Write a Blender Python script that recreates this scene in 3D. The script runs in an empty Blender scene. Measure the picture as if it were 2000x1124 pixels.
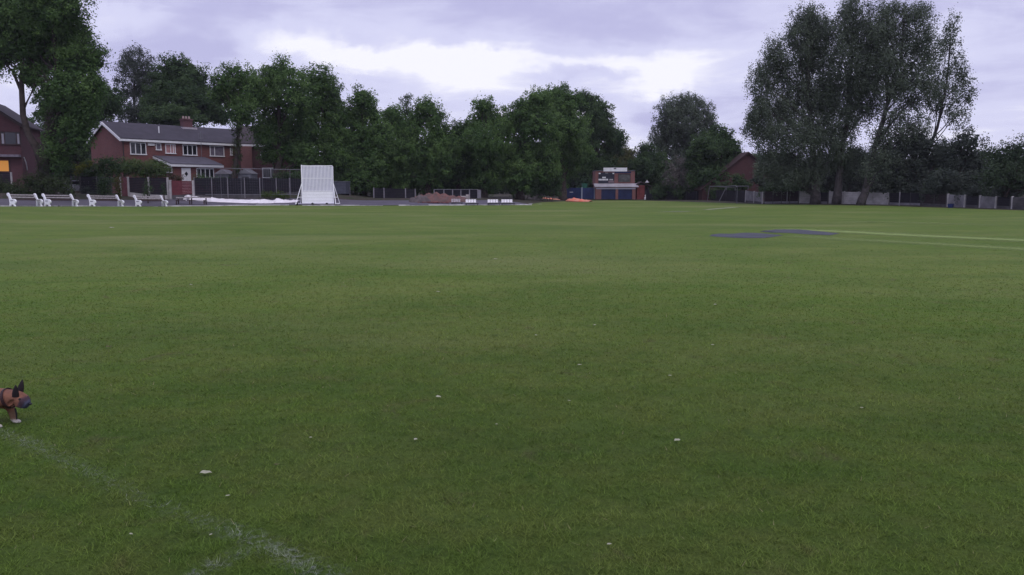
import bpy, bmesh, math, random
import numpy as np
from mathutils import Vector, Matrix
random.seed(7)
R = math.radians
sc = bpy.context.scene
COL = sc.collection
PI = math.pi

# ------------------------------------------------------------------ camera
H = 1.6
TH = math.atan(192/1570)
cam = bpy.data.cameras.new('camera'); camo = bpy.data.objects.new('camera', cam); COL.objects.link(camo)
cam.sensor_width = 36; cam.lens = 1570/2000*36; cam.clip_end = 6000; cam.clip_start = .05
camo.location = (0, 0, H); camo.rotation_euler = (PI/2-TH, 0, 0)
sc.camera = camo
sc.view_settings.view_transform = 'Standard'
try: sc.view_settings.look = 'None'
except Exception: pass
sc.view_settings.exposure = 0.0
sc.view_settings.gamma = 1.0

# ------------------------------------------------------------------ node helper
class NT:
    def __init__(s, tree): s.t = tree; s.n = tree.nodes; s.l = tree.links
    def new(s, ty, **kw):
        nd = s.n.new(ty)
        for k, v in kw.items(): setattr(nd, k, v)
        return nd
    def put(s, sock, v):
        if isinstance(v, bpy.types.NodeSocket): s.l.new(v, sock)
        else:
            if sock.type == 'RGBA' and not hasattr(v, '__len__'): v = (v, v, v, 1)
            if sock.type == 'RGBA' and len(v) == 3: v = (*v, 1)
            sock.default_value = v
    def m(s, op, a, b=0.0, c=0.0, clamp=False):
        nd = s.new('ShaderNodeMath', operation=op, use_clamp=clamp)
        s.put(nd.inputs[0], a); s.put(nd.inputs[1], b); s.put(nd.inputs[2], c); return nd.outputs[0]
    def vm(s, op, a, b):
        nd = s.new('ShaderNodeVectorMath', operation=op)
        s.put(nd.inputs[0], a); s.put(nd.inputs[1], b); return nd.outputs[0]
    def mix(s, f, a, b, blend='MIX'):
        nd = s.new('ShaderNodeMix', data_type='RGBA', blend_type=blend)
        s.put(nd.inputs['Factor'], f); s.put(nd.inputs[6], a); s.put(nd.inputs[7], b); return nd.outputs[2]
    def noise(s, vec, scale, detail=2.0, rough=.5, dist=0.0, out='Fac'):
        nd = s.new('ShaderNodeTexNoise'); nd.inputs['Scale'].default_value = scale
        nd.inputs['Detail'].default_value = detail; nd.inputs['Roughness'].default_value = rough
        nd.inputs['Distortion'].default_value = dist
        if vec is not None: s.l.new(vec, nd.inputs['Vector'])
        return nd.outputs[out]
    def ramp(s, v, lo, hi):
        nd = s.new('ShaderNodeMapRange', interpolation_type='SMOOTHSTEP'); s.put(nd.inputs[0], v)
        nd.inputs[1].default_value = lo; nd.inputs[2].default_value = hi; return nd.outputs[0]
    def attr(s, name):
        nd = s.new('ShaderNodeAttribute'); nd.attribute_name = name; return nd.outputs['Fac']
    def pos(s): return s.new('ShaderNodeNewGeometry').outputs['Position']
    def objc(s): return s.new('ShaderNodeTexCoord').outputs['Object']

# ------------------------------------------------------------------ sky
SUN_EL, SUN_AZ = R(54), R(150)        # high, behind the camera (azimuth from +Y towards +X)
w = bpy.data.worlds.new('World'); sc.world = w; w.use_nodes = True
w.node_tree.nodes.clear()
g = NT(w.node_tree)
gen = g.new('ShaderNodeTexCoord').outputs['Generated']
sky = g.new('ShaderNodeTexSky', sky_type='NISHITA'); sky.sun_disc = False
sky.sun_elevation = SUN_EL; sky.sun_rotation = SUN_AZ
sep = g.new('ShaderNodeSeparateXYZ'); g.l.new(gen, sep.inputs[0])
sx, sy, sz = sep.outputs
zz = g.m('MAXIMUM', sz, 0.0)
dv = g.m('ADD', zz, 0.10)
pl = g.new('ShaderNodeCombineXYZ')
g.l.new(g.m('DIVIDE', sx, dv), pl.inputs[0]); g.l.new(g.m('DIVIDE', sy, dv), pl.inputs[1]); pl.inputs[2].default_value = 3.1
n1 = g.noise(pl.outputs[0], .55, 6, .55, .35)
n2 = g.noise(pl.outputs[0], 1.7, 5, .6, .5)
n3 = g.noise(pl.outputs[0], .23, 3, .5, .2)
n4 = g.noise(gen, 9.0, 6, .62, .3)
n5 = g.noise(gen, 3.2, 4, .5, .2)
base = g.m('ADD', g.m('MULTIPLY', g.ramp(n1, .34, .68), .5), g.m('MULTIPLY', g.ramp(n2, .35, .7), .3))
base = g.m('ADD', base, g.m('MULTIPLY', n3, .25))
az = g.m('ADD', g.m('ARCTAN2', sx, sy), g.m('MULTIPLY', g.m('SUBTRACT', n5, .5), .35))
el = g.m('ADD', zz, g.m('MULTIPLY', g.m('SUBTRACT', n4, .5), .09))
patches = [(800, 116, 150, 32, .6), (880, 125, 90, 30, .4), (910, 165, 130, 38, .3), (1290, 148, 105, 36, .5), (280, 72, 85, 30, .45),
           (1120, 112, 160, 20, .35), (1960, 140, 90, 60, .3), (620, 105, 90, 30, .25), (1060, 215, 130, 28, .3),
           (20, 200, 70, 40, .4), (1220, 275, 90, 25, .25), (1150, 142, 95, 12, -.35), (1250, 215, 90, 28, -.35), (470, 118, 80, 26, -.3),
           (1000, 40, 420, 40, -.22), (240, 20, 200, 25, -.1), (1930, 60, 110, 28, -.2)]
acc = g.m('ADD', base, -.13)
for (px, py, rx, ry, am) in patches:
    a0 = math.atan((px-1000)/1582); e0 = math.sin(math.atan((370-py)/1593))
    dx = g.m('DIVIDE', g.m('SUBTRACT', az, a0), rx/1582); dy = g.m('DIVIDE', g.m('SUBTRACT', el, e0), ry/1593)
    q = g.m('ADD', g.m('MULTIPLY', dx, dx), g.m('MULTIPLY', dy, dy))
    acc = g.m('ADD', acc, g.m('MULTIPLY', g.m('EXPONENT', g.m('MULTIPLY', q, -1)), am))
cf = g.m('MINIMUM', g.m('MAXIMUM', acc, 0), 1.0)
c1 = g.mix(g.ramp(cf, 0, .55), (5.3, 5.2, 8.0), (7.1, 7.1, 9.6))
c2 = g.mix(g.ramp(cf, .52, 1.12), c1, (10.3, 10.2, 11.0))
back = g.m('ADD', 1.0, g.m('MULTIPLY', g.ramp(g.m('MULTIPLY', sy, -1), -.1, .8), .42))
hi = g.m('ADD', 1.0, g.m('MULTIPLY', g.ramp(zz, .3, .9), .25))
c3 = g.mix(1.0, c2, g.m('MULTIPLY', back, hi), 'MULTIPLY')
c4 = g.mix(.06, c3, sky.outputs[0])
low = g.mix(g.ramp(sz, -.06, -.01), (.5, .6, .4), c4)
bg = g.new('ShaderNodeBackground'); g.l.new(low, bg.inputs[0]); bg.inputs[1].default_value = .1
wo = g.new('ShaderNodeOutputWorld'); g.l.new(bg.outputs[0], wo.inputs[0])

sl = bpy.data.lights.new('sun', 'SUN'); sl.energy = 1.0; sl.angle = R(32); sl.color = (1, .95, .86)
so = bpy.data.objects.new('sun', sl); COL.objects.link(so)
dirv = Vector((math.sin(SUN_AZ)*math.cos(SUN_EL), math.cos(SUN_AZ)*math.cos(SUN_EL), math.sin(SUN_EL)))
so.rotation_euler = dirv.to_track_quat('Z', 'Y').to_euler(); so.location = (0, 0, 60)

# ------------------------------------------------------------------ pixel -> world (measurements of the photograph)
def ray(px, py):
    a = (px-1000)/1570; b = (562-py)/1570
    return Vector((a, math.cos(TH)+b*math.sin(TH), -math.sin(TH)+b*math.cos(TH)))
def at(px, py, Y):
    d = ray(px, py); return Vector((0, 0, H)) + d*(Y/d.y)
def gp(px, py, z=0.0):
    d = ray(px, py); return Vector((0, 0, H)) + d*((z-H)/d.z)
def XA(px, Y): return at(px, 370, Y).x

# ------------------------------------------------------------------ terrain
KP = [(-71.6, -9.5), (-39.85, 64), (-33.8, 78), (-25.3, 80), (-18.8, 79), (-10, 79), (2, 82), (3.8, 97), (10, 115), (13, 117), (17.6, 117), (27, 85.5), (35.6, 79), (38.5, 58), (48, 20), (54, -20)]
KP = np.array(KP)
def ss(a, b, x): t = np.clip((x-a)/(b-a), 0, 1); return t*t*(3-2*t)
def sdist(X, Y):
    X = np.asarray(X, float); Y = np.asarray(Y, float)
    best = np.full(X.shape, 1e9); sg = np.zeros(X.shape); idx = np.zeros(X.shape, int)
    for i in range(len(KP)-1):
        a, b = KP[i], KP[i+1]; d = b-a; L = (d*d).sum()
        t = np.clip(((X-a[0])*d[0]+(Y-a[1])*d[1])/L, 0, 1)
        qx = X-(a[0]+t*d[0]); qy = Y-(a[1]+t*d[1]); ds = np.hypot(qx, qy)
        cr = d[0]*(Y-a[1])-d[1]*(X-a[0])
        m = ds < best-1e-9
        best = np.where(m, ds, best); sg = np.where(m, np.sign(cr), sg); idx = np.where(m, i, idx)
    return best*sg, idx
def terrain(X, Y):
    X = np.asarray(X, float); Y = np.asarray(Y, float)
    t = 1.6-34*Y/1593
    t = np.where(Y > 78, 1.6-34*78/1593, t)
    z = t*ss(34, 62, Y)*(1-ss(-33, -22, X))
    s, i = sdist(X, Y)
    sp = np.maximum(s, 0)
    left = 1-ss(-21, -15, X)
    mid = (ss(-21, -15, X))*(1-ss(3, 9, X))
    rl = .12*np.minimum(sp, 4)+.72*ss(4, 8, sp)
    rm = .09*np.minimum(sp, 4)+.25*ss(4, 8, sp)
    rr = .12*ss(0, 3, sp)
    z = z + rl*left + rm*mid + rr*(1-left-mid)
    return z
def gz(x, y): return float(terrain(np.array([x]), np.array([y]))[0])

# ------------------------------------------------------------------ materials
MATS = {}
def mat(name, color, rough=.8, spec=.3, noise=0.0, nscale=3.0, bump=0.0, bscale=20, color2=None, metal=0.0, emit=None, estr=0):
    if name in MATS: return MATS[name]
    m = bpy.data.materials.new(name); m.use_nodes = True; g = NT(m.node_tree)
    b = m.node_tree.nodes['Principled BSDF']
    b.inputs['Roughness'].default_value = rough; b.inputs['Specular IOR Level'].default_value = spec
    b.inputs['Metallic'].default_value = metal
    if noise or color2:
        c2 = color2 or tuple(x*(1-noise) for x in color)
        f = g.ramp(g.noise(g.objc(), nscale, 4, .6), .32, .68)
        g.l.new(g.mix(f, color, c2), b.inputs['Base Color'])
    else: b.inputs['Base Color'].default_value = (*color, 1)
    if bump:
        bp = g.new('ShaderNodeBump'); bp.inputs['Strength'].default_value = bump; bp.inputs['Distance'].default_value = .02
        g.l.new(g.noise(g.objc(), bscale, 4, .6), bp.inputs['Height']); g.l.new(bp.outputs[0], b.inputs['Normal'])
    if emit: b.inputs['Emission Color'].default_value = (*emit, 1); b.inputs['Emission Strength'].default_value = estr
    MATS[name] = m; return m

def brick(name, c1, c2, mortar):
    m = bpy.data.materials.new(name); m.use_nodes = True; g = NT(m.node_tree); b = m.node_tree.nodes['Principled BSDF']
    co = g.objc(); s = g.new('ShaderNodeSeparateXYZ'); g.l.new(co, s.inputs[0])
    cb = g.new('ShaderNodeCombineXYZ'); g.l.new(g.m('ADD', s.outputs[0], s.outputs[1]), cb.inputs[0]); g.l.new(s.outputs[2], cb.inputs[1])
    t = g.new('ShaderNodeTexBrick'); g.l.new(cb.outputs[0], t.inputs['Vector'])
    t.inputs['Scale'].default_value = 1; t.inputs['Brick Width'].default_value = .225; t.inputs['Row Height'].default_value = .075
    t.inputs['Mortar Size'].default_value = .006
    t.inputs['Color1'].default_value = (*c1, 1); t.inputs['Color2'].default_value = (*c2, 1); t.inputs['Mortar'].default_value = (*mortar, 1)
    f = g.ramp(g.noise(co, .8, 5, .6), .3, .7)
    g.l.new(g.mix(g.m('MULTIPLY', f, .35), t.outputs[0], tuple(x*.55 for x in c1)), b.inputs['Base Color'])
    b.inputs['Roughness'].default_value = .9; MATS[name] = m; return m

BRICK = brick('red_brick', (.175, .054, .048), (.115, .038, .037), (.13, .10, .10))
BRICK2 = brick('brown_brick', (.115, .038, .045), (.085, .030, .037), (.11, .085, .09))
BRICK3 = brick('pink_brick', (.22, .085, .08), (.17, .066, .064), (.19, .14, .13))
def tiles(name, c, row=.3):
    m = bpy.data.materials.new(name); m.use_nodes = True; g = NT(m.node_tree); b = m.node_tree.nodes['Principled BSDF']
    co = g.objc(); s = g.new('ShaderNodeSeparateXYZ'); g.l.new(co, s.inputs[0])
    wv = g.m('FRACT', g.m('DIVIDE', s.outputs[2], row*.5))
    f = g.m('LESS_THAN', wv, .2)
    n = g.ramp(g.noise(co, 1.3, 5, .65), .3, .7)
    c2 = g.mix(n, c, tuple(x*.65 for x in c))
    g.l.new(g.mix(g.m('MULTIPLY', f, .45), c2, tuple(x*.3 for x in c)), b.inputs['Base Color'])
    b.inputs['Roughness'].default_value = .85; MATS[name] = m; return m
SLATE = tiles('dark_roof_tiles', (.042, .036, .050))
SLATE2 = tiles('brown_roof_tiles', (.05, .037, .042))
REDTILE = tiles('red_roof_tiles', (.045, .018, .019))
WHITE = mat('white_paint', (.72, .72, .74), .5, noise=.12, nscale=4)
SCREEN = mat('screen_white_paint', (.90, .90, .92), .5, noise=.05, nscale=2)
BENCHW = mat('white_cast_concrete', (.85, .85, .87), .6, noise=.18, nscale=7)
WOODG = mat('weathered_slat_wood', (.42, .38, .38), .8, noise=.4, nscale=8)
WOODD = mat('dark_slat_wood', (.07, .045, .045), .8, noise=.4, nscale=8)
DARK = mat('dark_metal', (.03, .03, .035), .6)
GALV = mat('galvanised_metal', (.19, .185, .21), .5, noise=.3, nscale=3)
CONC = mat('pale_concrete', (.40, .38, .38), .9, noise=.35, nscale=1.5, bump=.3)
CONCG = mat('grey_concrete', (.20, .19, .21), .9, noise=.4, nscale=1.2, bump=.3)
CONCD = mat('mossy_concrete', (.085, .08, .085), .95, noise=.5, nscale=1.0, bump=.3)
PANELD = mat('dark_fence_board', (.012, .011, .018), .9, noise=.4, nscale=2)
PANELB = mat('brown_fence_board', (.024, .016, .02), .9, noise=.4, nscale=2)
REDB = mat('red_stained_board', (.12, .027, .036), .8, noise=.3, nscale=2)
GLASS = mat('window_glass', (.012, .013, .018), .12, .5)
GLASSP = mat('curtained_glass', (.42, .22, .22), .4, .4, noise=.4, nscale=3)
GLASSG = mat('net_curtain_glass', (.16, .14, .18), .3, .5, noise=.4, nscale=3)
LIT = mat('lit_window', (.3, .14, .03), .6, emit=(1, .42, .09), estr=.36)
BLUE = mat('navy_blue_paint', (.014, .024, .085), .5, noise=.3, nscale=1.5)
BLUEC = mat('blue_painted_steel', (.026, .042, .14), .55, noise=.4, nscale=.8)
GREENP = mat('green_painted_steel', (.02, .11, .075), .6, noise=.3)
BOARD = mat('black_board', (.028, .03, .045), .7, noise=.3)
GREYROOF = mat('grey_felt_roof', (.34, .32, .34), .9, noise=.3, nscale=1)
GREYSHED = mat('grey_shed_panel', (.10, .105, .12), .8, noise=.3, nscale=1)
BARK = mat('tree_bark', (.055, .042, .038), .95, noise=.5, nscale=3, bump=.8, bscale=9)
BARKP = mat('pale_poplar_bark', (.075, .065, .066), .95, noise=.55, nscale=2.5, bump=.8, bscale=9)
TARP = mat('white_plastic_sheet', (.80, .76, .78), .45, noise=.12, nscale=2)
ORANGE = mat('orange_plastic_sheet', (.75, .16, .09), .6, color2=(.55, .30, .22), nscale=2.5)
SOIL = mat('brick_rubble_soil', (.16, .075, .065), .95, color2=(.10, .07, .065), nscale=2.2, bump=1, bscale=8)
PALERUB = mat('pale_rubble', (.45, .40, .38), .9, noise=.5, nscale=2)
RUBBER = mat('black_rubber', (.012, .012, .012), .8)
COVER = mat('slate_blue_pitch_cover', (.060, .064, .078), .75, noise=.3, nscale=1.2, bump=.3)
SEATW = mat('white_plastic_seat', (.78, .75, .77), .5, noise=.15, nscale=5)
GREYWIN = mat('grey_shutter', (.11, .11, .11), .7, noise=.5, nscale=2)
REDSHED = mat('red_painted_brick', (.17, .042, .042), .8, noise=.35, nscale=1.5)
SKIPB = mat('blue_plastic', (.018, .03, .11), .6)

def tarmac_mat():
    m = bpy.data.materials.new('tarmac'); m.use_nodes = True; g = NT(m.node_tree); b = m.node_tree.nodes['Principled BSDF']
    p = g.pos(); n = g.ramp(g.noise(p, .35, 5, .65), .3, .7); n2 = g.noise(p, 5, 4, .7)
    c = g.mix(n, (.088, .078, .102), (.06, .054, .072)); c = g.mix(g.ramp(n2, .5, .8), c, (.13, .12, .13))
    g.l.new(c, b.inputs['Base Color']); b.inputs['Roughness'].default_value = .8; return m
TARMAC = tarmac_mat()

def grass_color(g, p):
    """world-position colour of the turf, shared by the ground and the blades"""
    st = g.vm('MULTIPLY', p, (.55, 1.0, 1.0))
    a = g.ramp(g.noise(p, .16, 5, .6, .6), .36, .64)
    b_ = g.ramp(g.noise(st, .62, 5, .62, .5), .36, .66)
    c_ = g.ramp(g.noise(p, 2.6, 4, .6), .38, .66)
    d_ = g.ramp(g.noise(p, 1.0, 6, .7, .8), .60, .76)
    col = g.mix(a, (.089, .144, .024), (.122, .162, .038))
    col = g.mix(g.m('MULTIPLY', b_, .62), col, (.064, .114, .020))
    col = g.mix(g.m('MULTIPLY', c_, .35), col, (.128, .142, .036))
    col = g.mix(g.m('MULTIPLY', d_, .8), col, (.125, .110, .048))
    k_ = g.ramp(g.noise(p, 1.7, 5, .7, .6), .58, .72)
    col = g.mix(g.m('MULTIPLY', k_, .55), col, (.115, .095, .050))
    q_ = g.ramp(g.noise(p, 3.6, 5, .7, .4), .55, .68)
    col = g.mix(g.m('MULTIPLY', q_, .4), col, (.045, .085, .018))
    e_ = g.ramp(g.noise(g.vm('MULTIPLY', p, (.25, .8, 1.0)), .30, 6, .65, .8), .50, .70)
    col = g.mix(g.m('MULTIPLY', e_, .45), col, (.054, .098, .022))
    h_ = g.ramp(g.noise(g.vm('MULTIPLY', p, (.35, .7, 1.0)), .11, 4, .6, .5), .50, .66)
    col = g.mix(g.m('MULTIPLY', h_, .6), col, (.175, .188, .072))
    return col
def ground_mat():
    m = bpy.data.materials.new('turf'); m.use_nodes = True; g = NT(m.node_tree); b = m.node_tree.nodes['Principled BSDF']
    p = g.pos(); col = grass_color(g, p)
    f1 = g.noise(p, 45, 4, .7); f2 = g.noise(p, 9, 5, .7); f3 = g.noise(p, 160, 2, .6)
    k = g.m('ADD', g.m('ADD', g.m('MULTIPLY', f1, .9), g.m('MULTIPLY', f2, .55)), g.m('MULTIPLY', f3, .5))
    k = g.m('ADD', g.m('MULTIPLY', g.m('SUBTRACT', k, .97), 1.7), 1.0, clamp=False)
    k = g.m('MAXIMUM', k, .35)
    col = g.mix(1.0, col, k, 'MULTIPLY')
    col = g.mix(g.attr('near_shade'), col, (.50, .53, .48), 'MULTIPLY')  # multiplies in the painted shade between the near blades
    so = g.attr('soil')
    sn = g.ramp(g.noise(p, .9, 5, .65), .35, .6)
    sc_ = g.mix(sn, (.062, .045, .045), (.035, .045, .024))
    sc_ = g.mix(g.ramp(g.noise(p, 3, 4, .6), .5, .7), sc_, (.085, .06, .055))
    col = g.mix(g.ramp(so, .3, .7), col, sc_)
    g.l.new(col, b.inputs['Base Color']); b.inputs['Roughness'].default_value = .95; b.inputs['Specular IOR Level'].default_value = .1
    bp = g.new('ShaderNodeBump'); bp.inputs['Strength'].default_value = .6; bp.inputs['Distance'].default_value = .02
    g.l.new(f1, bp.inputs['Height']); g.l.new(bp.outputs[0], b.inputs['Normal'])
    return m
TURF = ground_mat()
def blade_mat():
    m = bpy.data.materials.new('grass_blades'); m.use_nodes = True; g = NT(m.node_tree); b = m.node_tree.nodes['Principled BSDF']
    p = g.pos(); col = grass_color(g, p); t = g.attr('tint')
    col = g.mix(1.0, col, g.m('ADD', .80, g.m('MULTIPLY', t, .95)), 'MULTIPLY')
    col = g.mix(g.ramp(t, .93, .97), col, (.27, .25, .13))
    col = g.mix(g.attr('paint'), col, (.62, .62, .62))
    g.l.new(col, b.inputs['Base Color']); b.inputs['Roughness'].default_value = .7; b.inputs['Specular IOR Level'].default_value = .1
    tr = g.new('ShaderNodeBsdfTranslucent'); g.l.new(col, tr.inputs[0]); mx = g.new('ShaderNodeMixShader'); mx.inputs[0].default_value = .3
    g.l.new(b.outputs[0], mx.inputs[1]); g.l.new(tr.outputs[0], mx.inputs[2]); g.l.new(mx.outputs[0], m.node_tree.nodes['Material Output'].inputs[0])
    return m
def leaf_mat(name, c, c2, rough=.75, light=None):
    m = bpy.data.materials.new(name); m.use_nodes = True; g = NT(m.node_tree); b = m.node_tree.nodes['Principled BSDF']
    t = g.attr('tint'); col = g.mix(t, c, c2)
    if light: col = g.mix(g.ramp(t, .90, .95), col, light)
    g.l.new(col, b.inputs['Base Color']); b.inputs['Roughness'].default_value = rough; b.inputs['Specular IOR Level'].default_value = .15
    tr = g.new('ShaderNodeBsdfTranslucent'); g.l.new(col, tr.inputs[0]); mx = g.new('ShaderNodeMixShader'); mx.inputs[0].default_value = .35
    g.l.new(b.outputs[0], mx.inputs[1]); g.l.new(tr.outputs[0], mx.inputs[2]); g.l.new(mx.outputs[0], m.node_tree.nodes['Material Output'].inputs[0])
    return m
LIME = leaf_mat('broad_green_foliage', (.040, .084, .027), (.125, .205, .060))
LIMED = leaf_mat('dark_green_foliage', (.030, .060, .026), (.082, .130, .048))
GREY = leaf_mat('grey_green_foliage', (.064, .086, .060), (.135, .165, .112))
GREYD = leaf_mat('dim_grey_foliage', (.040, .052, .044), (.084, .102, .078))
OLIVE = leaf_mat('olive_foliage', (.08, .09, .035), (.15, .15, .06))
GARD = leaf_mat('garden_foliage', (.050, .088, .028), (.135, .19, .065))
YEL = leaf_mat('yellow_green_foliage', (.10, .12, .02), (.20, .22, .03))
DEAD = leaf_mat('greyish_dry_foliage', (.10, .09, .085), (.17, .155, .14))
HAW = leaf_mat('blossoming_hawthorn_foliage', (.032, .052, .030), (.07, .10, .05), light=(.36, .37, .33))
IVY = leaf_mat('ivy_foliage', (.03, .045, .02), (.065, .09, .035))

# ------------------------------------------------------------------ mesh building
class MB:
    def __init__(s): s.v = []; s.f = []; s.mt = Matrix()
    def add(s, vs, fs):
        o = len(s.v); s.v += [tuple(s.mt @ Vector(p)) for p in vs]; s.f += [tuple(i+o for i in f) for f in fs]; return s
    def box(s, x0, x1, y0, y1, z0, z1):
        return s.add([(x0,y0,z0),(x1,y0,z0),(x1,y1,z0),(x0,y1,z0),(x0,y0,z1),(x1,y0,z1),(x1,y1,z1),(x0,y1,z1)],
                     [(0,3,2,1),(4,5,6,7),(0,1,5,4),(1,2,6,5),(2,3,7,6),(3,0,4,7)])
    def prism(s, pts, a, b, axis='x'):
        """pts: polygon in the other two axes, extruded along axis from a to b"""
        n = len(pts)
        def P(t, p): return {'x': (t, p[0], p[1]), 'y': (p[0], t, p[1]), 'z': (p[0], p[1], t)}[axis]
        s.add([P(a, p) for p in pts]+[P(b, p) for p in pts], [tuple(range(n))[::-1], tuple(range(n, 2*n))]+[(i, (i+1) % n, n+(i+1) % n, n+i) for i in range(n)])
        return s
    def tube(s, pts, rs, n=8, cap=True):
        pts = [Vector(p) for p in pts]
        if not hasattr(rs, '__len__'): rs = [rs]*len(pts)
        vs = []; fs = []
        for i, p in enumerate(pts):
            d = (pts[min(i+1, len(pts)-1)]-pts[max(i-1, 0)]).normalized()
            up = Vector((0, 0, 1)) if abs(d.z) < .9 else Vector((1, 0, 0))
            u = d.cross(up).normalized(); v = d.cross(u).normalized()
            for k in range(n):
                a = 2*PI*k/n; vs.append(p+u*math.cos(a)*rs[i]+v*math.sin(a)*rs[i])
        for i in range(len(pts)-1):
            for k in range(n): fs.append((i*n+k, i*n+(k+1) % n, (i+1)*n+(k+1) % n, (i+1)*n+k))
        if cap: fs.append(tuple(range(n))); fs.append(tuple(range((len(pts)-1)*n, len(pts)*n))[::-1])
        return s.add(vs, fs)
    def bar(s, a, b, w): return s.tube([a, b], w/2*1.2, 4)
    def build(s, name, m, parent=None, loc=None, smooth=False, fix=True):
        me = bpy.data.meshes.new(name); me.from_pydata(s.v, [], s.f)
        if fix:
            bm = bmesh.new(); bm.from_mesh(me); bmesh.ops.recalc_face_normals(bm, faces=bm.faces); bm.to_mesh(me); bm.free()
        me.materials.append(m); me.update()
        if smooth:
            for p in me.polygons: p.use_smooth = True
        o = bpy.data.objects.new(name, me); COL.objects.link(o)
        if parent: o.parent = parent
        if loc is not None: o.location = loc
        return o
def tag(o, label, cat, group=None, kind=None):
    if label: o['label'] = label
    if cat: o['category'] = cat
    if group: o['group'] = group
    if kind: o['kind'] = kind
    return o
def empty(name, loc, label, cat, group=None, rz=0):
    o = bpy.data.objects.new(name, None); COL.objects.link(o); o.location = loc; o.rotation_euler = (0, 0, rz); o.empty_display_size = .3
    return tag(o, label, cat, group)
def copy_tree(o, parent=None):
    c = o.copy(); COL.objects.link(c); c.parent = parent
    for ch in [x for x in bpy.data.objects if x.parent == o]: copy_tree(ch, c)
    return c
def npmesh(name, verts, nper, m, attrs=None, parent=None):
    """verts (N*nper,3): N separate polygons of nper corners"""
    n = len(verts)//nper; me = bpy.data.meshes.new(name)
    me.vertices.add(len(verts)); me.vertices.foreach_set('co', verts.astype(np.float32).ravel())
    me.loops.add(len(verts)); me.loops.foreach_set('vertex_index', np.arange(len(verts), dtype=np.int32))
    me.polygons.add(n); me.polygons.foreach_set('loop_start', np.arange(0, len(verts), nper, dtype=np.int32))
    me.polygons.foreach_set('loop_total', np.full(n, nper, dtype=np.int32))
    me.update(calc_edges=True)
    for k, a in (attrs or {}).items():
        at_ = me.attributes.new(k, 'FLOAT', 'POINT'); at_.data.foreach_set('value', np.repeat(a, nper).astype(np.float32))
    me.materials.append(m)
    o = bpy.data.objects.new(name, me); COL.objects.link(o)
    if parent: o.parent = parent
    return o

# ------------------------------------------------------------------ ground sheet
def gridmesh():
    xs = np.concatenate([[-3000, -1200, -500, -260, -170], np.arange(-120, 121, 1.0), [170, 260, 500, 1200, 3000]])
    ys = np.concatenate([[-1500, -500, -150, -60], np.arange(-20, 171, 1.0), [210, 300, 500, 1200, 4000]])
    X, Y = np.meshgrid(xs, ys); Z = terrain(X, Y); s, _ = sdist(X, Y)
    nx = len(xs); ny = len(ys)
    V = np.stack([X, Y, Z], -1).reshape(-1, 3)
    i = np.arange(nx*ny).reshape(ny, nx)
    F = np.stack([i[:-1, :-1], i[:-1, 1:], i[1:, 1:], i[1:, :-1]], -1).reshape(-1, 4)
    me = bpy.data.meshes.new('ground'); me.from_pydata(V.tolist(), [], F.tolist())
    a = me.attributes.new('soil', 'FLOAT', 'POINT'); a.data.foreach_set('value', ss(-.6, 1.2, s).ravel().astype(np.float32))
    a = me.attributes.new('near_shade', 'FLOAT', 'POINT'); a.data.foreach_set('value', ((1-ss(1.5, 15, np.hypot(X, Y)))).ravel().astype(np.float32))  # blade-gap shade painted into the ground colour, fading with distance from camera
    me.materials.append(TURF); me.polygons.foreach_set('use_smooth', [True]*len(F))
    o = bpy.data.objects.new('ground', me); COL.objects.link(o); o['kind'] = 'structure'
gridmesh()

def offset_strip(name, idx, o0, o1, m, dz, kind='structure', step=.6, nacross=6):
    """ribbon following boundary points idx[0]..idx[1] between offsets o0 and o1 outside it"""
    pts = []
    for i in range(idx[0], idx[1]):
        a, b = KP[i], KP[i+1]; n = max(2, int(np.hypot(*(b-a))/step))
        for k in range(n): pts.append(a+(b-a)*k/n)
    pts.append(KP[idx[1]]); pts = np.array(pts)
    # smooth
    for _ in range(6): pts[1:-1] = (pts[:-2]+pts[1:-1]*2+pts[2:])/4
    d = np.gradient(pts, axis=0); nrm = np.stack([-d[:, 1], d[:, 0]], -1); nrm /= np.linalg.norm(nrm, axis=1)[:, None]
    V = []; F = []
    for j in range(nacross+1):
        q = pts+nrm*(o0+(o1-o0)*j/nacross); z = terrain(q[:, 0], q[:, 1])+dz
        V.append(np.column_stack([q, z]))
    n = len(pts); V = np.concatenate(V).tolist()
    for j in range(nacross):
        for k in range(n-1): F.append((j*n+k, j*n+k+1, (j+1)*n+k+1, (j+1)*n+k))
    b = MB(); b.v = V; b.f = F
    o = b.build(name, m, smooth=True, fix=False); o['kind'] = kind; return o
offset_strip('path', (0, 6), .12, 5.2, TARMAC, .03)

# boundary kerb / white edging: worn, in separate lengths
def kerb():
    b = MB(); rnd = random.Random(3)
    def line(p0, p1):
        L = (p1-p0).length; t = 0
        while t < L:
            seg = rnd.uniform(1.2, 3.4); e = min(t+seg, L); a = p0+(p1-p0)*(t/L); c = p0+(p1-p0)*((e-.03)/L)
            d = (c-a).normalized(); n = Vector((-d.y, d.x, 0))*.09
            za = gz(a.x, a.y); zc = gz(c.x, c.y); h = rnd.choice([.07, .09, .1, .06, .03, .08])
            vs = [a-n, c-n, c+n, a+n]
            b.add([(p.x, p.y, z-.05) for p, z in zip(vs, (za, zc, zc, za))]+[(p.x, p.y, z+h) for p, z in zip(vs, (za, zc, zc, za))],
                  [(0,3,2,1),(4,5,6,7),(0,1,5,4),(1,2,6,5),(2,3,7,6),(3,0,4,7)])
            t = e + (rnd.uniform(.2, 2.2) if rnd.random() < .25 else 0)
    for i in range(0, 6):
        line(Vector((*KP[i], 0)), Vector((*KP[i+1], 0)))
    o = b.build('kerb', mat('whitewashed_kerb', (.58, .56, .57), .8, noise=.5, nscale=1.3)); o['kind'] = 'structure'
kerb()

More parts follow.
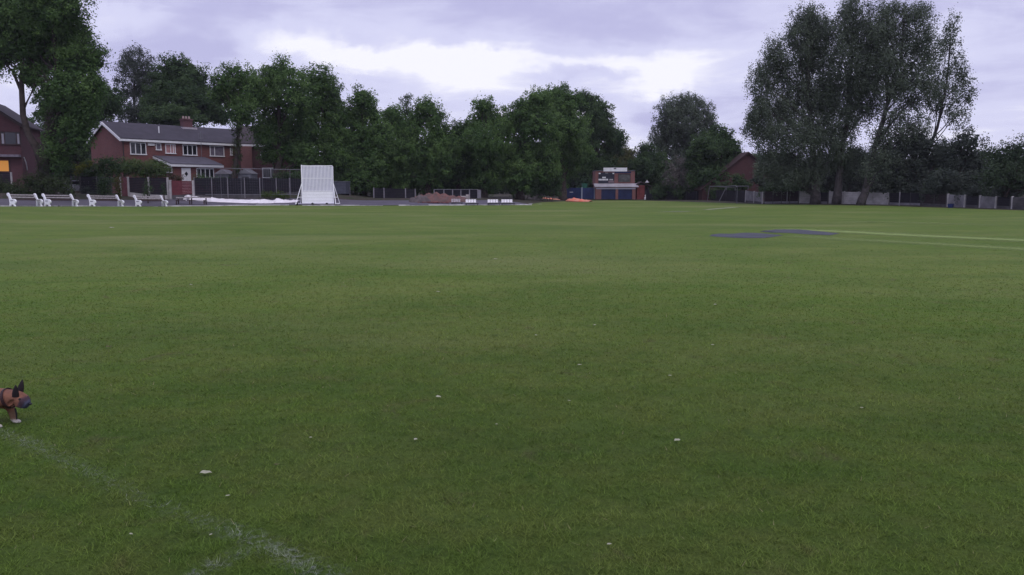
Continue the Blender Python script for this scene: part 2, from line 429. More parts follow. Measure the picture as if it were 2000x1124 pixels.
# ------------------------------------------------------------------ lighter mown strips on the square, painted lines
def fade_mat(name, col, strength, nscale, lo, hi, grass=False):
    m = bpy.data.materials.new(name); m.use_nodes = True; g = NT(m.node_tree); b = m.node_tree.nodes['Principled BSDF']
    p = g.pos(); n = g.noise(p, nscale, 4, .65)
    f = g.m('MULTIPLY', g.attr('fade'), g.ramp(n, lo, hi)); f = g.m('MULTIPLY', f, strength, clamp=True)
    base = grass_color(g, p) if grass else None
    b.inputs['Base Color'].default_value = (*col, 1); b.inputs['Roughness'].default_value = .95; b.inputs['Specular IOR Level'].default_value = .1
    tr = g.new('ShaderNodeBsdfTransparent'); mx = g.new('ShaderNodeMixShader')
    g.l.new(f, mx.inputs[0]); g.l.new(tr.outputs[0], mx.inputs[1]); g.l.new(b.outputs[0], mx.inputs[2])
    g.l.new(mx.outputs[0], m.node_tree.nodes['Material Output'].inputs[0]); return m
def ribbon(name, centre, widths, fades, m, dz=.006):
    P = [Vector(c) for c in centre]; V = []; F = []; A = []
    Q = []; W = []; FD = []
    for i in range(len(P)-1):
        n = 10
        for k in range(n): t = k/n; Q.append(P[i].lerp(P[i+1], t)); W.append(widths[i]*(1-t)+widths[i+1]*t); FD.append(fades[i]*(1-t)+fades[i+1]*t)
    Q.append(P[-1]); W.append(widths[-1]); FD.append(fades[-1])
    cr = [0, .45, 1, .45, 0]
    for i, q in enumerate(Q):
        d = (Q[min(i+1, len(Q)-1)]-Q[max(i-1, 0)]); d.z = 0; d.normalize(); nn = Vector((-d.y, d.x, 0))
        for j, c in enumerate(cr):
            p = q+nn*W[i]*(j-2)/2; V.append((p.x, p.y, gz(p.x, p.y)+dz)); A.append(c*FD[i])
    for i in range(len(Q)-1):
        for j in range(4): F.append((i*5+j, (i+1)*5+j, (i+1)*5+j+1, i*5+j+1))
    me = bpy.data.meshes.new(name); me.from_pydata(V, [], F); a = me.attributes.new('fade', 'FLOAT', 'POINT'); a.data.foreach_set('value', A)
    me.materials.append(m); o = bpy.data.objects.new(name, me); COL.objects.link(o); o['kind'] = 'structure'; return o
STRIP = fade_mat('mown_strip', (.19, .25, .08), 1.1, 1.5, .15, .5)
PAINT = fade_mat('worn_white_paint', (.34, .36, .34), .45, 28, .45, .72)
ribbon('mown_strip', [gp(1480, 450), gp(1540, 449), gp(1640, 452.5), gp(1780, 460), gp(2000, 470), gp(2200, 480)], [.9, 1.5, 1.6, 1.4, 1.3, 1.2], [0, 1, 1, 1, .95, .9], STRIP)
ribbon('mown_strip', [gp(1500, 460), gp(1560, 463), gp(1700, 470), gp(1850, 478), gp(2000, 487.5), gp(2200, 501)], [.8, 1.1, 1.1, 1.1, 1.0, 1.0], [0, .5, .6, .7, .75, .7], STRIP)
ribbon('mown_strip', [gp(1590, 440), gp(1690, 433), gp(1850, 437), gp(2000, 443)], [1.2, 1.6, 1.4, 1.4], [0, .45, .4, .1], STRIP)
ribbon('painted_line', [gp(1380, 410), gp(1438, 405)], [.7, .7], [.9, .9], fade_mat('pitch_marking', (.24, .27, .16), 1.2, 2, .1, .3))
ribbon('painted_line', [gp(1300, 414.5), gp(1345, 413)], [1.2, 1.2], [.5, .7], fade_mat('faint_marking', (.22, .25, .15), 1.1, 2, .1, .3))
ribbon('painted_line', [gp(1032, 399), gp(1058, 399)], [.9, .9], [.7, .7], fade_mat('faint_marking_far', (.5, .5, .45), 1.4, 2, .1, .3))
L1 = [(-80, 815), (0, 846), (60, 868), (150, 910), (260, 965), (350, 1005), (470, 1045), (560, 1085), (650, 1130), (760, 1190)]
L1f = [.45, .5, .52, .42, .24, .22, .6, 1.0, .75, .7]
L2 = [(512, 1066), (470, 1082), (430, 1100), (385, 1124), (330, 1160)]
L2f = [.1, .4, .6, .7, .6]
ribbon('painted_line', [gp(*p) for p in L1], [.11]*len(L1), L1f, PAINT)
ribbon('painted_line', [gp(*p) for p in L2], [.09]*len(L2), L2f, PAINT)

# ------------------------------------------------------------------ grass blades near the camera
def blades():
    rs = np.random.RandomState(5); N = 760000
    d = 2.75*np.exp(rs.rand(N)*math.log(34/2.75)); a = (rs.rand(N)-.5)*R(84)
    keep = rs.rand(N) > ss(math.log(7), math.log(33), np.log(d)); d = d[keep]; a = a[keep]; N = len(d)
    X = d*np.sin(a); Y = d*np.cos(a)
    hn = np.zeros(N)
    for k in range(22):
        wl = .05*2**(k/5.5); an = rs.rand()*PI*2; hn += np.sin((X*np.cos(an)+Y*np.sin(an))*2*PI/wl+rs.rand()*6.3+2*np.sin((X*np.sin(an)-Y*np.cos(an))*2*PI/wl*.7+rs.rand()*6))
    hsh = ss(-7, 7, hn); keep = rs.rand(N) < .55+.45*hsh+(d > 10)
    X = X[keep]; Y = Y[keep]; d = d[keep]; hsh = hsh[keep]; N = len(X)
    hgt = (.007+.015*rs.rand(N))*(.55+.9*hsh); wd = .0017*(d/3)**.85*(.7+.6*rs.rand(N))
    th = rs.rand(N)*2*PI; lean = hgt*(.5+1.9*rs.rand(N)); la = rs.rand(N)*2*PI
    Z = np.zeros(N)
    ux, uy = np.cos(th)*wd, np.sin(th)*wd
    v = np.zeros((N, 3, 3)); v[:, 0] = np.column_stack([X-ux, Y-uy, Z-.003]); v[:, 1] = np.column_stack([X+ux, Y+uy, Z-.003])
    v[:, 2] = np.column_stack([X+np.cos(la)*lean, Y+np.sin(la)*lean, Z+hgt])
    paint = np.zeros(N)
    for L, Lf, wdt in ((L1, L1f, .055), (L2, L2f, .045)):
        P = [gp(*p) for p in L]
        for i in range(len(P)-1):
            ax, ay, bx, by = P[i].x, P[i].y, P[i+1].x, P[i+1].y; dx, dy = bx-ax, by-ay; LL = dx*dx+dy*dy
            t = np.clip(((X-ax)*dx+(Y-ay)*dy)/LL, 0, 1); ds = np.hypot(X-ax-t*dx, Y-ay-t*dy)
            pr = (1-ss(wdt*.4, wdt*1.3, ds))*(Lf[i]*(1-t)+Lf[i+1]*t)
            nn = .5+.5*np.sin(X*31+np.sin(Y*17)*2)*np.sin(Y*23+np.sin(X*13)*2)
            paint = np.maximum(paint, (rs.rand(N) < pr*(.3+.6*nn))*(.06+.26*rs.rand(N)))
    o = npmesh('grass', v.reshape(-1, 3), 3, blade_mat(), {'tint': rs.rand(N)*.75+.2*hsh+(rs.rand(N) > .985)*.3, 'paint': paint}); o['kind'] = 'stuff'
    o['label'] = 'short mown turf of the outfield in the foreground'; o['category'] = 'grass'
blades()

# ------------------------------------------------------------------ foliage and trees
def foliage(blobs, seed, dens=1.0, leaf=.24, cr=.5, vert=1.0, hollow=.5, core=True, up=0.0, fuzz=.06):
    """blobs: (centre, (rx, ry, rz)) world; returns leaf corner array and tints"""
    rs = np.random.RandomState(seed); P = []; T = []; S = []; DD = []
    for c, r in blobs:
        r = np.array(r); area = 4*PI*((r[0]*r[1]*r[2])**(2/3)); n = max(6, int(area*1.25*dens*(.5/cr)**2*.8))
        d = rs.randn(n, 3); d /= np.linalg.norm(d, axis=1)[:, None]
        low = d[:, 2] < -.35; d[low & (rs.rand(n) < .4), 2] *= -1
        rad = hollow+(1.06-hollow)*np.sqrt(rs.rand(n))+rs.randn(n)*.05
        cc = np.array(c)+d*r*rad[:, None]+rs.randn(n, 3)*r*fuzz; tint = np.clip(rs.rand(n)*.55+rs.uniform(-.12, .12)+.25*(d[:, 2]*.5+.5)+rs.randn(n)*.1, 0, .88)  # crown tops tinted lighter: their top light is put into the colour
        k = int(54*(cr/.5)**1.0); idx = np.repeat(np.arange(n), k)
        sp = rs.randn(n*k, 3)*np.array([cr*.5, cr*.5, cr*.5*vert])
        crs = np.repeat(.6+.8*rs.rand(n), k)[:, None]
        P.append(cc[idx]+sp*crs); DD.append(d[idx]*.6+sp/cr*.8); T.append(np.clip(tint[idx]+rs.randn(n*k)*.07, 0, 1)); S.append(leaf*.72*(.6+.8*rs.rand(n*k)))
        if core:
            m = int(area*14*dens); d = rs.randn(m, 3); d /= np.linalg.norm(d, axis=1)[:, None]
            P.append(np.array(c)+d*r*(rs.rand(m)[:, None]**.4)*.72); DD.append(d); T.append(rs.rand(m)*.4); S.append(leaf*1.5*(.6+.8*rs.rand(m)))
    P = np.concatenate(P); T = np.concatenate(T); S = np.concatenate(S)[:, None]; n = len(P)
    D = np.concatenate(DD); nr = D*.75+rs.randn(n, 3)*.62+np.array([0, 0, .45]); nr /= np.linalg.norm(nr, axis=1)[:, None]
    q = rs.randn(n, 3); q[:, 2] -= .6; u = np.cross(nr, q); u /= np.linalg.norm(u, axis=1)[:, None]; v = np.cross(nr, u)
    V = np.stack([P-u*S*.6, P+v*S*.36, P+u*S*.6, P-v*S*.36], 1).reshape(-1, 3)
    return V, T

SEED = [100]
def tree(name, label, cat, group, base_px, Y, blobs, m, bark=BARK, r0=.4, dens=1.0, leaf=.24, cr=.5, vert=1.0, hollow=.5, core=True,
         trunk=None, limbs=True, deep=.55, base_x=None, pleaf='crown', limb_r=.33, ivy=None, fuzz=.06):
    SEED[0] += 1; rnd = random.Random(SEED[0])
    bx = XA(base_px, Y); bz = gz(bx, Y)-.1; B = Vector((bx, Y, bz))
    wb = []
    for (px, py, rx, ry) in blobs:
        rw = rx/1593*Y; rh = ry/1593*Y; dy = rnd.uniform(-deep, deep)*rw*1.3
        c = at(px, py, Y+dy); wb.append((c, (rw, max(rw, rh)*.95, rh)))
    root = empty(name, B, label, cat, group)
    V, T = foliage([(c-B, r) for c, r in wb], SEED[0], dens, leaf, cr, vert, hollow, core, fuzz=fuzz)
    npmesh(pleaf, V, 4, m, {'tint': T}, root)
    mb = MB()
    if trunk: pts = [at(px, py, Y)-B for px, py in trunk]; pts[0] = Vector((pts[0].x, 0, 0))
    else:
        lo = min(c.z-r[2]*.2 for c, r in wb)-bz; top = max(c.z for c, r in wb)-bz; cx = sum(c.x for c, r in wb)/len(wb)-bx
        pts = [Vector((0, 0, 0)), Vector((cx*.05, 0, lo*.5)), Vector((cx*.2+rnd.uniform(-.3, .3), 0, max(lo, 1.5))), Vector((cx*.7, 0, (lo+top)/2)), Vector((cx, 0, top*.92))]
    n = len(pts); rr = [r0*(1-.8*i/(n-1)) for i in range(n)]; rr[0] *= 1.35
    # subdivide with wobble
    P2 = []; R2 = []
    for i in range(n-1):
        for k in range(4):
            t = k/4; j = Vector((rnd.uniform(-1, 1), rnd.uniform(-1, 1), 0))*r0*.22*(1 if i+k else 0)
            P2.append(pts[i].lerp(pts[i+1], t)+j); R2.append(rr[i]*(1-t)+rr[i+1]*t)
    P2.append(pts[-1]); R2.append(rr[-1])
    mb.tube(P2, R2, 10)
    if limbs:
        for c, r in wb:
            c = c-B; z0 = max(.25*c.z, min(.72*c.z, c.z-2.2-.3*abs(c.x))); k = min(range(len(P2)), key=lambda i: abs(P2[i].z-z0)); a = P2[k]
            ra = R2[k]*limb_r*1.7
            mid = a.lerp(c, .5)+Vector((rnd.uniform(-.5, .5), rnd.uniform(-.5, .5), rnd.uniform(-.2, .7)))
            mb.tube([a, a.lerp(mid, .5)+Vector((0, 0, -.1)), mid, c], [ra, ra*.75, ra*.55, ra*.25], 6)
            for q in range(4):
                e = c+Vector((rnd.uniform(-1, 1)*r[0], rnd.uniform(-1, 1)*r[1], rnd.uniform(-.3, 1)*r[2]))*.8
                st = mid.lerp(c, rnd.uniform(.2, .9)); mb.tube([st, st.lerp(e, .5)+Vector((0, 0, .2)), e], [ra*.35, ra*.22, ra*.08], 5)
    mb.build('trunk', bark, root, smooth=True)
    if ivy:
        ib = []
        for (px, py, rx, ry) in ivy:
            c = at(px, py, Y-.1)-B; ib.append((c, (rx/1593*Y, rx/1593*Y, ry/1593*Y)))
        V, T = foliage(ib, SEED[0]+500, 1.3, .16, .25, 1, .75, False); npmesh('ivy', V, 4, IVY, {'tint': T}, root)
    return root

GB = 'broadleaf trees behind the boundary fence'
GP = 'tall poplars at the far right of the field'
tree('broadleaf_tree', 'huge leafy tree with forked ivy-clad trunk at the left edge of the photo', 'tree', None, 92, 74,
     [(40,30,75,60),(110,15,60,55),(150,75,42,42),(75,110,60,50),(150,130,50,45),(182,115,26,30),(130,185,58,50),(165,195,36,40),(185,165,22,26),
      (-10,50,50,60),(0,115,22,30),(135,245,50,48),(150,255,26,40),(112,300,22,35),(-60,80,60,80),(20,-40,90,60),(120,-40,70,50),(60,150,28,30),(112,328,14,26),(80,60,70,60),(20,80,50,50)],
     LIME, r0=.75, leaf=.22, cr=.5, trunk=[(92,380),(90,335),(92,290),(105,220),(110,150),(110,60)], ivy=[(92,345,17,35),(90,300,13,35),(98,250,12,35)], dens=1.15)
# the leaning left limb of that tree, part of the same tree
big = [o for o in bpy.data.objects if o.get('label', '').startswith('huge leafy')][0]
mb = MB(); B = big.location
pp = [(86,330),(72,290),(55,262),(45,225),(42,170),(44,110)]
mb.tube([at(x, y, 73.7)-B for x, y in pp], [.42,.36,.3,.26,.22,.15], 8); mb.tube([at(x, y, 73.7)-B for x, y in [(42,180),(25,140),(5,120)]], [.15,.1,.05], 6)
mb.tube([at(x, y, 73.7)-B for x, y in [(45,215),(65,175),(70,150)]], [.15,.1,.05], 6)
mb.build('limb', BARK, big, smooth=True)

tree('broadleaf_tree', 'dark dense tree filling the gap behind the huge left tree, beside the long house', 'tree', GB, 150, 104,
     [(110,215,40,40),(195,195,42,36),(140,265,36,45),(215,205,24,24),(135,315,34,36),(170,225,40,22),(100,340,40,30)], LIMED, r0=.45, leaf=.3)
tree('birch_tree', 'thin-crowned tree behind the left end of the long house roof', 'tree', GB, 265, 118,
     [(268,125,32,30),(255,160,32,38),(285,160,25,40),(262,205,42,35),(245,235,35,25),(285,225,35,25)], GREYD, r0=.3, leaf=.24, cr=.45, dens=1.15, vert=1.4, core=False)
tree('broadleaf_tree', 'dark rounded tree behind the chimney of the long house', 'tree', GB, 350, 116,
     [(345,140,38,30),(330,175,50,38),(385,165,25,35),(368,195,45,38),(310,215,40,30),(405,215,38,30),(425,228,30,18),(340,230,60,22)], LIMED, r0=.5, leaf=.3, dens=.9)
tree('lime_tree', 'tree on a bare ivy-covered trunk in front of the right end of the long house', 'tree', GB, 458, 88,
     [(463,152,38,30),(432,165,22,26),(490,185,35,40),(450,190,40,26),(473,215,34,24),(425,185,18,18),(478,235,25,18)], LIME, r0=.32, leaf=.22,
     trunk=[(457,385),(458,340),(464,290),(464,240),(466,180)], ivy=[(463,300,9,26),(464,262,10,22),(460,330,6,18)])
tree('lime_tree', 'full-crowned lime tree left of the white sight screen, tallest of its row', 'tree', GB, 540, 92,
     [(545,150,42,34),(515,185,40,42),(575,190,45,48),(540,240,48,45),(590,255,40,42),(515,265,26,28),(560,295,42,34),(530,305,30,20),(600,310,30,28)], LIME, r0=.5, leaf=.23)
tree('lime_tree', 'lime tree rising straight behind the white sight screen', 'tree', GB, 640, 95,
     [(618,162,38,34),(645,190,28,38),(610,215,40,45),(655,240,34,45),(630,280,42,42),(585,300,30,40),(662,310,34,38),(625,335,36,30)], LIME, r0=.5, leaf=.23)
tree('lime_tree', 'lower lime tree just right of the sight screen', 'tree', GB, 710, 96,
     [(708,195,26,24),(695,230,38,35),(730,228,16,22),(705,275,46,42),(680,320,38,38),(730,320,42,40),(705,355,45,28),(745,270,30,34),(668,280,30,34)], LIME, r0=.45, leaf=.24)
tree('conifer_tree', 'small dark pointed treetop poking above the hedge of trees', 'tree', None, 793, 128,
     [(793,198,10,12),(790,215,15,14),(795,235,20,20),(790,265,22,25)], LIMED, r0=.3, leaf=.26, core=False)
tree('lime_tree', 'rounded lime tree with flat low top, second to the right of the sight screen', 'tree', GB, 765, 98,
     [(765,228,28,20),(745,258,32,26),(785,255,35,30),(765,300,46,42),(745,345,40,32),(790,345,34,30),(800,265,26,26),(725,290,28,34)], LIME, r0=.45, leaf=.24)
tree('lime_tree', 'twin-peaked lime tree left of the dip in the tree line', 'tree', GB, 835, 98,
     [(832,208,24,18),(852,228,20,20),(822,235,30,26),(855,258,26,26),(838,295,46,40),(825,345,42,34),(868,320,36,42),(800,300,30,34),(872,285,28,28)], LIME, r0=.45, leaf=.24)
tree('lime_tree', 'lowest tree in the dip of the tree line above the brick rubble', 'tree', GB, 895, 99,
     [(895,262,26,24),(880,295,34,34),(908,300,34,34),(905,330,40,36),(885,355,40,26)], LIMED, r0=.35, leaf=.24)
tree('lime_tree', 'cone-topped lime tree right of the dip in the tree line', 'tree', GB, 945, 99,
     [(945,208,22,18),(950,235,38,28),(922,255,22,22),(945,285,52,40),(940,340,52,38),(975,255,26,26),(980,310,34,34)], LIME, r0=.45, leaf=.24)
tree('lime_tree', 'big lime tree above the white tip-up seats', 'tree', GB, 1015, 101,
     [(1025,215,28,24),(1050,198,26,24),(1000,240,34,30),(1045,245,46,42),(1010,295,50,45),(1010,345,45,34),(1060,320,36,44)], LIME, r0=.5, leaf=.25)
tree('broadleaf_tree', 'highest broad tree in the middle, left of the scoreboard building', 'tree', GB, 1100, 112,
     [(1090,188,30,22),(1075,215,36,32),(1110,205,32,28),(1100,250,50,46),(1075,300,46,46),(1115,305,46,40),(1080,345,42,28)], LIME, r0=.55, leaf=.27)
tree('broadleaf_tree', 'wide tree whose crown slopes down to the right over the scoreboard building', 'tree', GB, 1165, 128,
     [(1142,202,34,22),(1165,225,32,28),(1180,255,26,30),(1205,268,18,18),(1145,265,42,40),(1190,290,26,22),(1145,315,42,32),(1180,330,32,26)], LIMED, r0=.5, leaf=.3)
tree('willow_tree', 'small olive-yellow tree behind the scoreboard building', 'tree', None, 1215, 138,
     [(1215,305,26,20),(1200,325,28,24),(1232,325,26,24),(1185,345,25,20)], OLIVE, r0=.3, leaf=.28)
tree('poplar_tree', 'tall grey-green rounded poplar standing alone between the scoreboard and the big poplars', 'tree', None, 1335, 138,
     [(1335,210,40,24),(1305,225,26,26),(1368,225,26,24),(1340,245,44,30),(1300,258,26,24),(1385,250,15,24),(1320,285,46,30),(1365,280,36,30),(1290,290,25,25),(1340,320,45,30)],
     GREY, bark=BARKP, r0=.5, leaf=.28, cr=.45, vert=1.7, dens=1.3, hollow=.2, fuzz=.13, core=False)
tree('broadleaf_tree', 'dark bushy tree with ragged right side above the metal frame', 'tree', None, 1400, 112,
     [(1405,268,34,20),(1385,290,40,28),(1425,290,24,22),(1440,300,12,14),(1395,320,48,30),(1360,320,30,28),(1425,330,28,24),(1390,350,50,22),(1446,330,18,22),(1440,352,22,18)], LIMED, r0=.4, leaf=.28, cr=.55, dens=.9)
tree('broadleaf_tree', 'low dark tree right of the scoreboard building', 'tree', None, 1262, 130,
     [(1262,300,22,20),(1258,330,30,28),(1285,330,30,30),(1250,355,30,24),(1295,360,30,20)], LIMED, r0=.35, leaf=.3)
tree('dry_bush', 'pale grey half-bare bush under the lone poplar', 'bush', None, 1325, 113,
     [(1328,325,22,18),(1320,348,26,20),(1335,365,26,16)], DEAD, r0=.2, leaf=.26, dens=.6, core=False)
tree('poplar_tree', 'broad left poplar of the tall group, leafy to the fence', 'tree', GP, 1592, 84,
     [(1580,45,34,30),(1560,90,38,40),(1512,108,20,28),(1530,150,42,42),(1488,160,24,35),(1592,125,38,50),(1484,215,20,30),(1520,220,44,44),(1575,205,46,50),(1500,268,34,32),
      (1550,275,50,42),(1600,265,36,42),(1520,315,40,26),(1580,330,42,30),(1500,335,28,24),(1600,70,24,34),(1610,190,24,40),(1545,350,40,20),(1470,245,18,26)], GREY, bark=BARKP, r0=.42, leaf=.185, cr=.42, vert=1.8, dens=2.5, hollow=.1, core=False, fuzz=.17,
     trunk=[(1592,398),(1590,330),(1582,240),(1578,140),(1578,60)], limb_r=.25)
tree('poplar_tree', 'narrow middle poplar of the tall group, touching the top of the photo', 'tree', GP, 1635, 83,
     [(1668,25,30,28),(1645,70,32,38),(1682,65,26,34),(1655,125,40,45),(1635,180,34,45),(1680,175,30,45),(1655,235,38,44),(1630,290,34,40),(1660,320,34,32),(1700,105,22,40),(1700,165,24,40),(1698,215,22,26)],
     GREY, bark=BARKP, r0=.36, leaf=.185, cr=.42, vert=1.8, dens=2.3, hollow=.1, core=False, fuzz=.17, trunk=[(1633,402),(1640,330),(1655,230),(1662,130),(1668,40)], limb_r=.25)
tree('poplar_tree', 'leaning pale-trunked poplar with a side shoot, gaps of sky in its crown', 'tree', GP, 1686, 80,
     [(1732,25,28,26),(1775,40,32,30),(1805,75,20,36),(1735,75,34,36),(1778,100,38,38),(1740,130,34,36),(1792,160,34,36),(1735,185,22,28),(1770,205,26,22),(1815,120,16,30),(1745,235,26,24),(1722,270,20,26),(1700,335,22,24),(1732,325,28,28),(1790,245,26,18),(1760,165,34,30),(1720,60,26,34),(1722,130,26,34),(1800,30,22,24),(1818,180,18,26),(1712,310,20,24),(1770,265,30,16)],
     GREY, bark=BARKP, r0=.34, leaf=.185, cr=.42, vert=1.8, dens=1.9, hollow=.1, core=False, fuzz=.17, trunk=[(1680,403),(1696,350),(1708,290),(1735,200),(1760,110),(1765,40)], limb_r=.3)
tree('poplar_tree', 'airy rightmost poplar of the tall group, a separate thin column', 'tree', GP, 1800, 82,
     [(1858,60,14,26),(1852,95,20,26),(1868,130,22,26),(1838,150,18,28),(1880,165,20,26),(1848,190,32,24),(1890,200,16,22),(1825,210,25,22),(1862,232,26,18)],
     GREY, bark=BARKP, r0=.22, leaf=.2, cr=.4, vert=1.6, dens=1.1, hollow=.2, fuzz=.13, core=False, trunk=[(1790,400),(1805,320),(1830,250),(1850,160),(1857,70)], limb_r=.3)
tree('broadleaf_tree', 'dark low tree under the airy poplars at the right', 'tree', None, 1800, 80,
     [(1745,300,32,34),(1790,285,38,30),(1740,345,36,30),(1790,335,44,40),(1770,370,40,18),(1835,305,34,36)], GREYD, r0=.35, leaf=.22, dens=1.0)
tree('broadleaf_tree', 'rounded dark tree with soft top, left of the white-flecked hawthorn', 'tree', None, 1880, 74,
     [(1890,278,30,26),(1868,310,38,34),(1905,320,28,36),(1850,355,42,30),(1895,360,34,26)], GREYD, r0=.35, leaf=.2)
tree('hawthorn_tree', 'hawthorn with pale blossom flecks at the right edge of the photo', 'tree', None, 1960, 66,
     [(1955,308,32,30),(1990,300,30,30),(2030,300,40,40),(1945,345,34,30),(1990,350,36,30),(2040,350,40,40),(2090,320,50,60)], HAW, r0=.25, leaf=.17, cr=.4, dens=.95)
tree('broadleaf_tree', 'dim low tree between the red gabled house and the first poplar trunk', 'tree', None, 1535, 96,
     [(1530,345,34,26),(1560,350,30,26),(1515,368,28,16),(1550,372,36,16),(1580,355,24,24)], GREYD, r0=.25, leaf=.24, cr=.5)
# far filler trees behind the right fence, seen low between the trunks
tree('broadleaf_tree', 'dim tree behind the brick house gable at the foot of the tall poplars', 'tree', None, 1660, 104,
     [(1610,330,40,30),(1660,320,42,32),(1700,335,38,30),(1640,360,50,20),(1700,365,40,18)], GREYD, r0=.3, leaf=.28)
tree('broadleaf_tree', 'distant low tree seen between the dark bushy tree and the tall poplars', 'tree', None, 1480, 150,
     [(1475,312,22,10),(1500,315,26,14),(1530,318,30,18)], LIMED, r0=.3, leaf=.35)

def woodland():
    rs = np.random.RandomState(77); P = []
    X0 = np.linspace(-130, 120, 90)
    for x in X0:
        for row in range(2):
            Yw = 158+row*9+rs.rand()*6; pxq = 1000+x/Yw*1582
            top = np.interp(pxq, [-400, 150, 300, 600, 1250, 1450, 1560, 1620, 2100], [15, 15, 13, 8.5, 8.5, 5.2, 5.2, 8.5, 8.5])*(.85+.3*rs.rand())
            P.append(((x+rs.randn()*1.2, Yw, top*.42), (2.4+rs.rand(), 2.5, top*.52)))
    V, T = foliage(P, 9, .42, .55, .8, 1, .7, True)
    o = npmesh('woodland', V, 4, LIMED, {'tint': T}); o['kind'] = 'stuff'; o['label'] = 'far dark wooded belt closing the view behind the trees and fences'; o['category'] = 'wood'
woodland()

def bush(name, label, px, Y, blobs, m, group=None, leaf=.14, cr=.3, dens=1.0, cat='bush'):
    SEED[0] += 1; bx = XA(px, Y); B = Vector((bx, Y, gz(bx, Y)-.05)); root = empty(name, B, label, cat, group)
    wb = []
    for (x, y, rx, ry) in blobs:
        c = at(x, y, Y)-B; wb.append((c, (rx/1593*Y, rx/1593*Y*.8, ry/1593*Y)))
    V, T = foliage(wb, SEED[0], dens, leaf, cr, 1, .5, True); npmesh('foliage', V, 4, m, {'tint': T}, root)
    mb = MB(); rnd = random.Random(SEED[0])
    for c, r in wb: mb.tube([(c.x*.3, c.y*.3, 0), (c.x*.7, c.y*.7, c.z*.5), tuple(c)], [.05, .035, .015], 5)
    mb.build('stem', BARK, root); return root
bush('shrub', 'wide straggly green shrub around the foot of the huge left tree', 75, 72.5, [(30,372,26,14),(60,358,24,20),(85,365,30,20),(115,362,22,18),(135,375,16,12),(50,378,30,12)], IVY)
bush('shrub', 'low dark shrub at the left edge below the lit window', 5, 73, [(5,368,22,16),(-15,360,25,20)], IVY)
bush('shrub', 'shrub with bright yellow-green tips at the left corner of the garden', 160, 84, [(160,328,13,9),(152,336,10,8),(172,322,10,7)], YEL)
bush('shrub', 'tall dark garden shrub left of the long house gable', 190, 84.5, [(190,330,26,20),(200,350,26,22),(172,350,20,22),(215,322,22,18)], LIMED, leaf=.17)
bush('shrub', 'olive garden shrub below the first white window', 250, 87.5, [(250,326,26,17),(268,332,24,18),(235,332,18,18)], GARD, leaf=.16)
bush('shrub', 'rounded garden shrub beside the low porch roof', 302, 88, [(298,328,25,16),(316,336,18,15),(288,338,18,14)], GARD, leaf=.16)
bush('shrub', 'small round dark shrub outside the fence, left of the yellow conifer', 203, 79.5, [(203,360,17,16),(203,375,14,12)], LIMED)
bush('dwarf_conifer', 'narrow column-shaped yellow-green conifer outside the fence', 230, 79.3, [(230,355,9,12),(230,372,9,14),(230,384,8,8)], YEL if False else leaf_mat('mossy_conifer_foliage', (.05,.06,.012), (.10,.11,.02)), leaf=.10, cr=.18, dens=1.2, cat='conifer')
bush('dwarf_conifer', 'bushy dark young conifer in front of the black fence panels', 288, 79.3, [(288,358,6,9),(288,370,10,10),(287,381,9,7)], LIMED, leaf=.10, cr=.18, cat='conifer')
bush('shrub', 'small dark climber against the concrete base, left of the gate', 319, 80.5, [(319,366,5,9),(321,376,5,6)], LIMED, leaf=.1, cr=.18)
bush('shrub', 'spiky grey-green plant at the foot of the leftmost fence', 168, 80, [(168,372,12,8),(180,380,9,6)], GREYD, leaf=.12, cr=.2)
bush('weed_clump', 'bright green clump of weeds on the bank left of the sight screen', 535, 84.5, [(520,381,15,6),(540,381,15,7),(556,384,12,5)], leaf_mat('weed_foliage', (.05,.085,.02), (.10,.14,.03)), leaf=.12, cr=.2)
bush('shrub', 'green garden shrub behind the fence right of the red gate', 392, 89, [(392,352,14,11),(402,362,12,9)], LIME, leaf=.14)
bush('shrub', 'leafy garden shrub in front of the long white-framed porch window', 412, 88, [(405,352,14,10),(425,356,14,9),(440,354,10,9)], LIMED, leaf=.14)
bush('shrub', 'dark garden shrub under the half hidden brick house', 560, 89, [(545,352,18,14),(568,345,18,18),(585,352,14,16)], LIMED, leaf=.16)
bush('shrub', 'reddish-green shrub beside the white front door', 340, 89, [(338,345,12,8),(350,350,10,7)], leaf_mat('reddish_foliage', (.06,.05,.035), (.13,.10,.06)), leaf=.13)
bush('shrub', 'dark shrub in front of the left foot of the red gable', 1448, 104, [(1440,352,14,14),(1455,362,14,12),(1435,368,12,10)], LIMED, leaf=.2)
bush('shrub', 'dull green shrub in front of the middle of the red gable', 1482, 100, [(1478,352,11,11),(1490,358,13,12),(1500,366,14,10)], GREYD, leaf=.2)
bush('weed_clump', 'yellowish low bush right of the red brick shed', 1290, 119, [(1282,384,10,5),(1295,386,12,5),(1305,388,9,3)], OLIVE, leaf=.2)
# dark hedge under the row of limes, along the boundary fence
HG = 'shadowy undergrowth clumps below the lime trees'
for i, (a, b_, lab) in enumerate([(665, 720, 'undergrowth clump nearest the right side of the sight screen'), (722, 778, 'undergrowth clump left of the pair of pale posts below the limes'),
                             (800, 842, 'ivy-like undergrowth clump above the left end of the brick rubble'), (1000, 1050, 'undergrowth clump right of the white tip-up seats'),
                             (1050, 1098, 'undergrowth clump beside the blue metal panels')]):
    mid = (a+b_)/2; hw = (b_-a)/2
    bush('undergrowth', lab, mid, 97+i*1.5, [(mid-hw*.5, 366, hw*.6, 24), (mid+hw*.5, 362, hw*.6, 26), (mid, 350, hw*.7, 22)], LIMED, HG, leaf=.2)

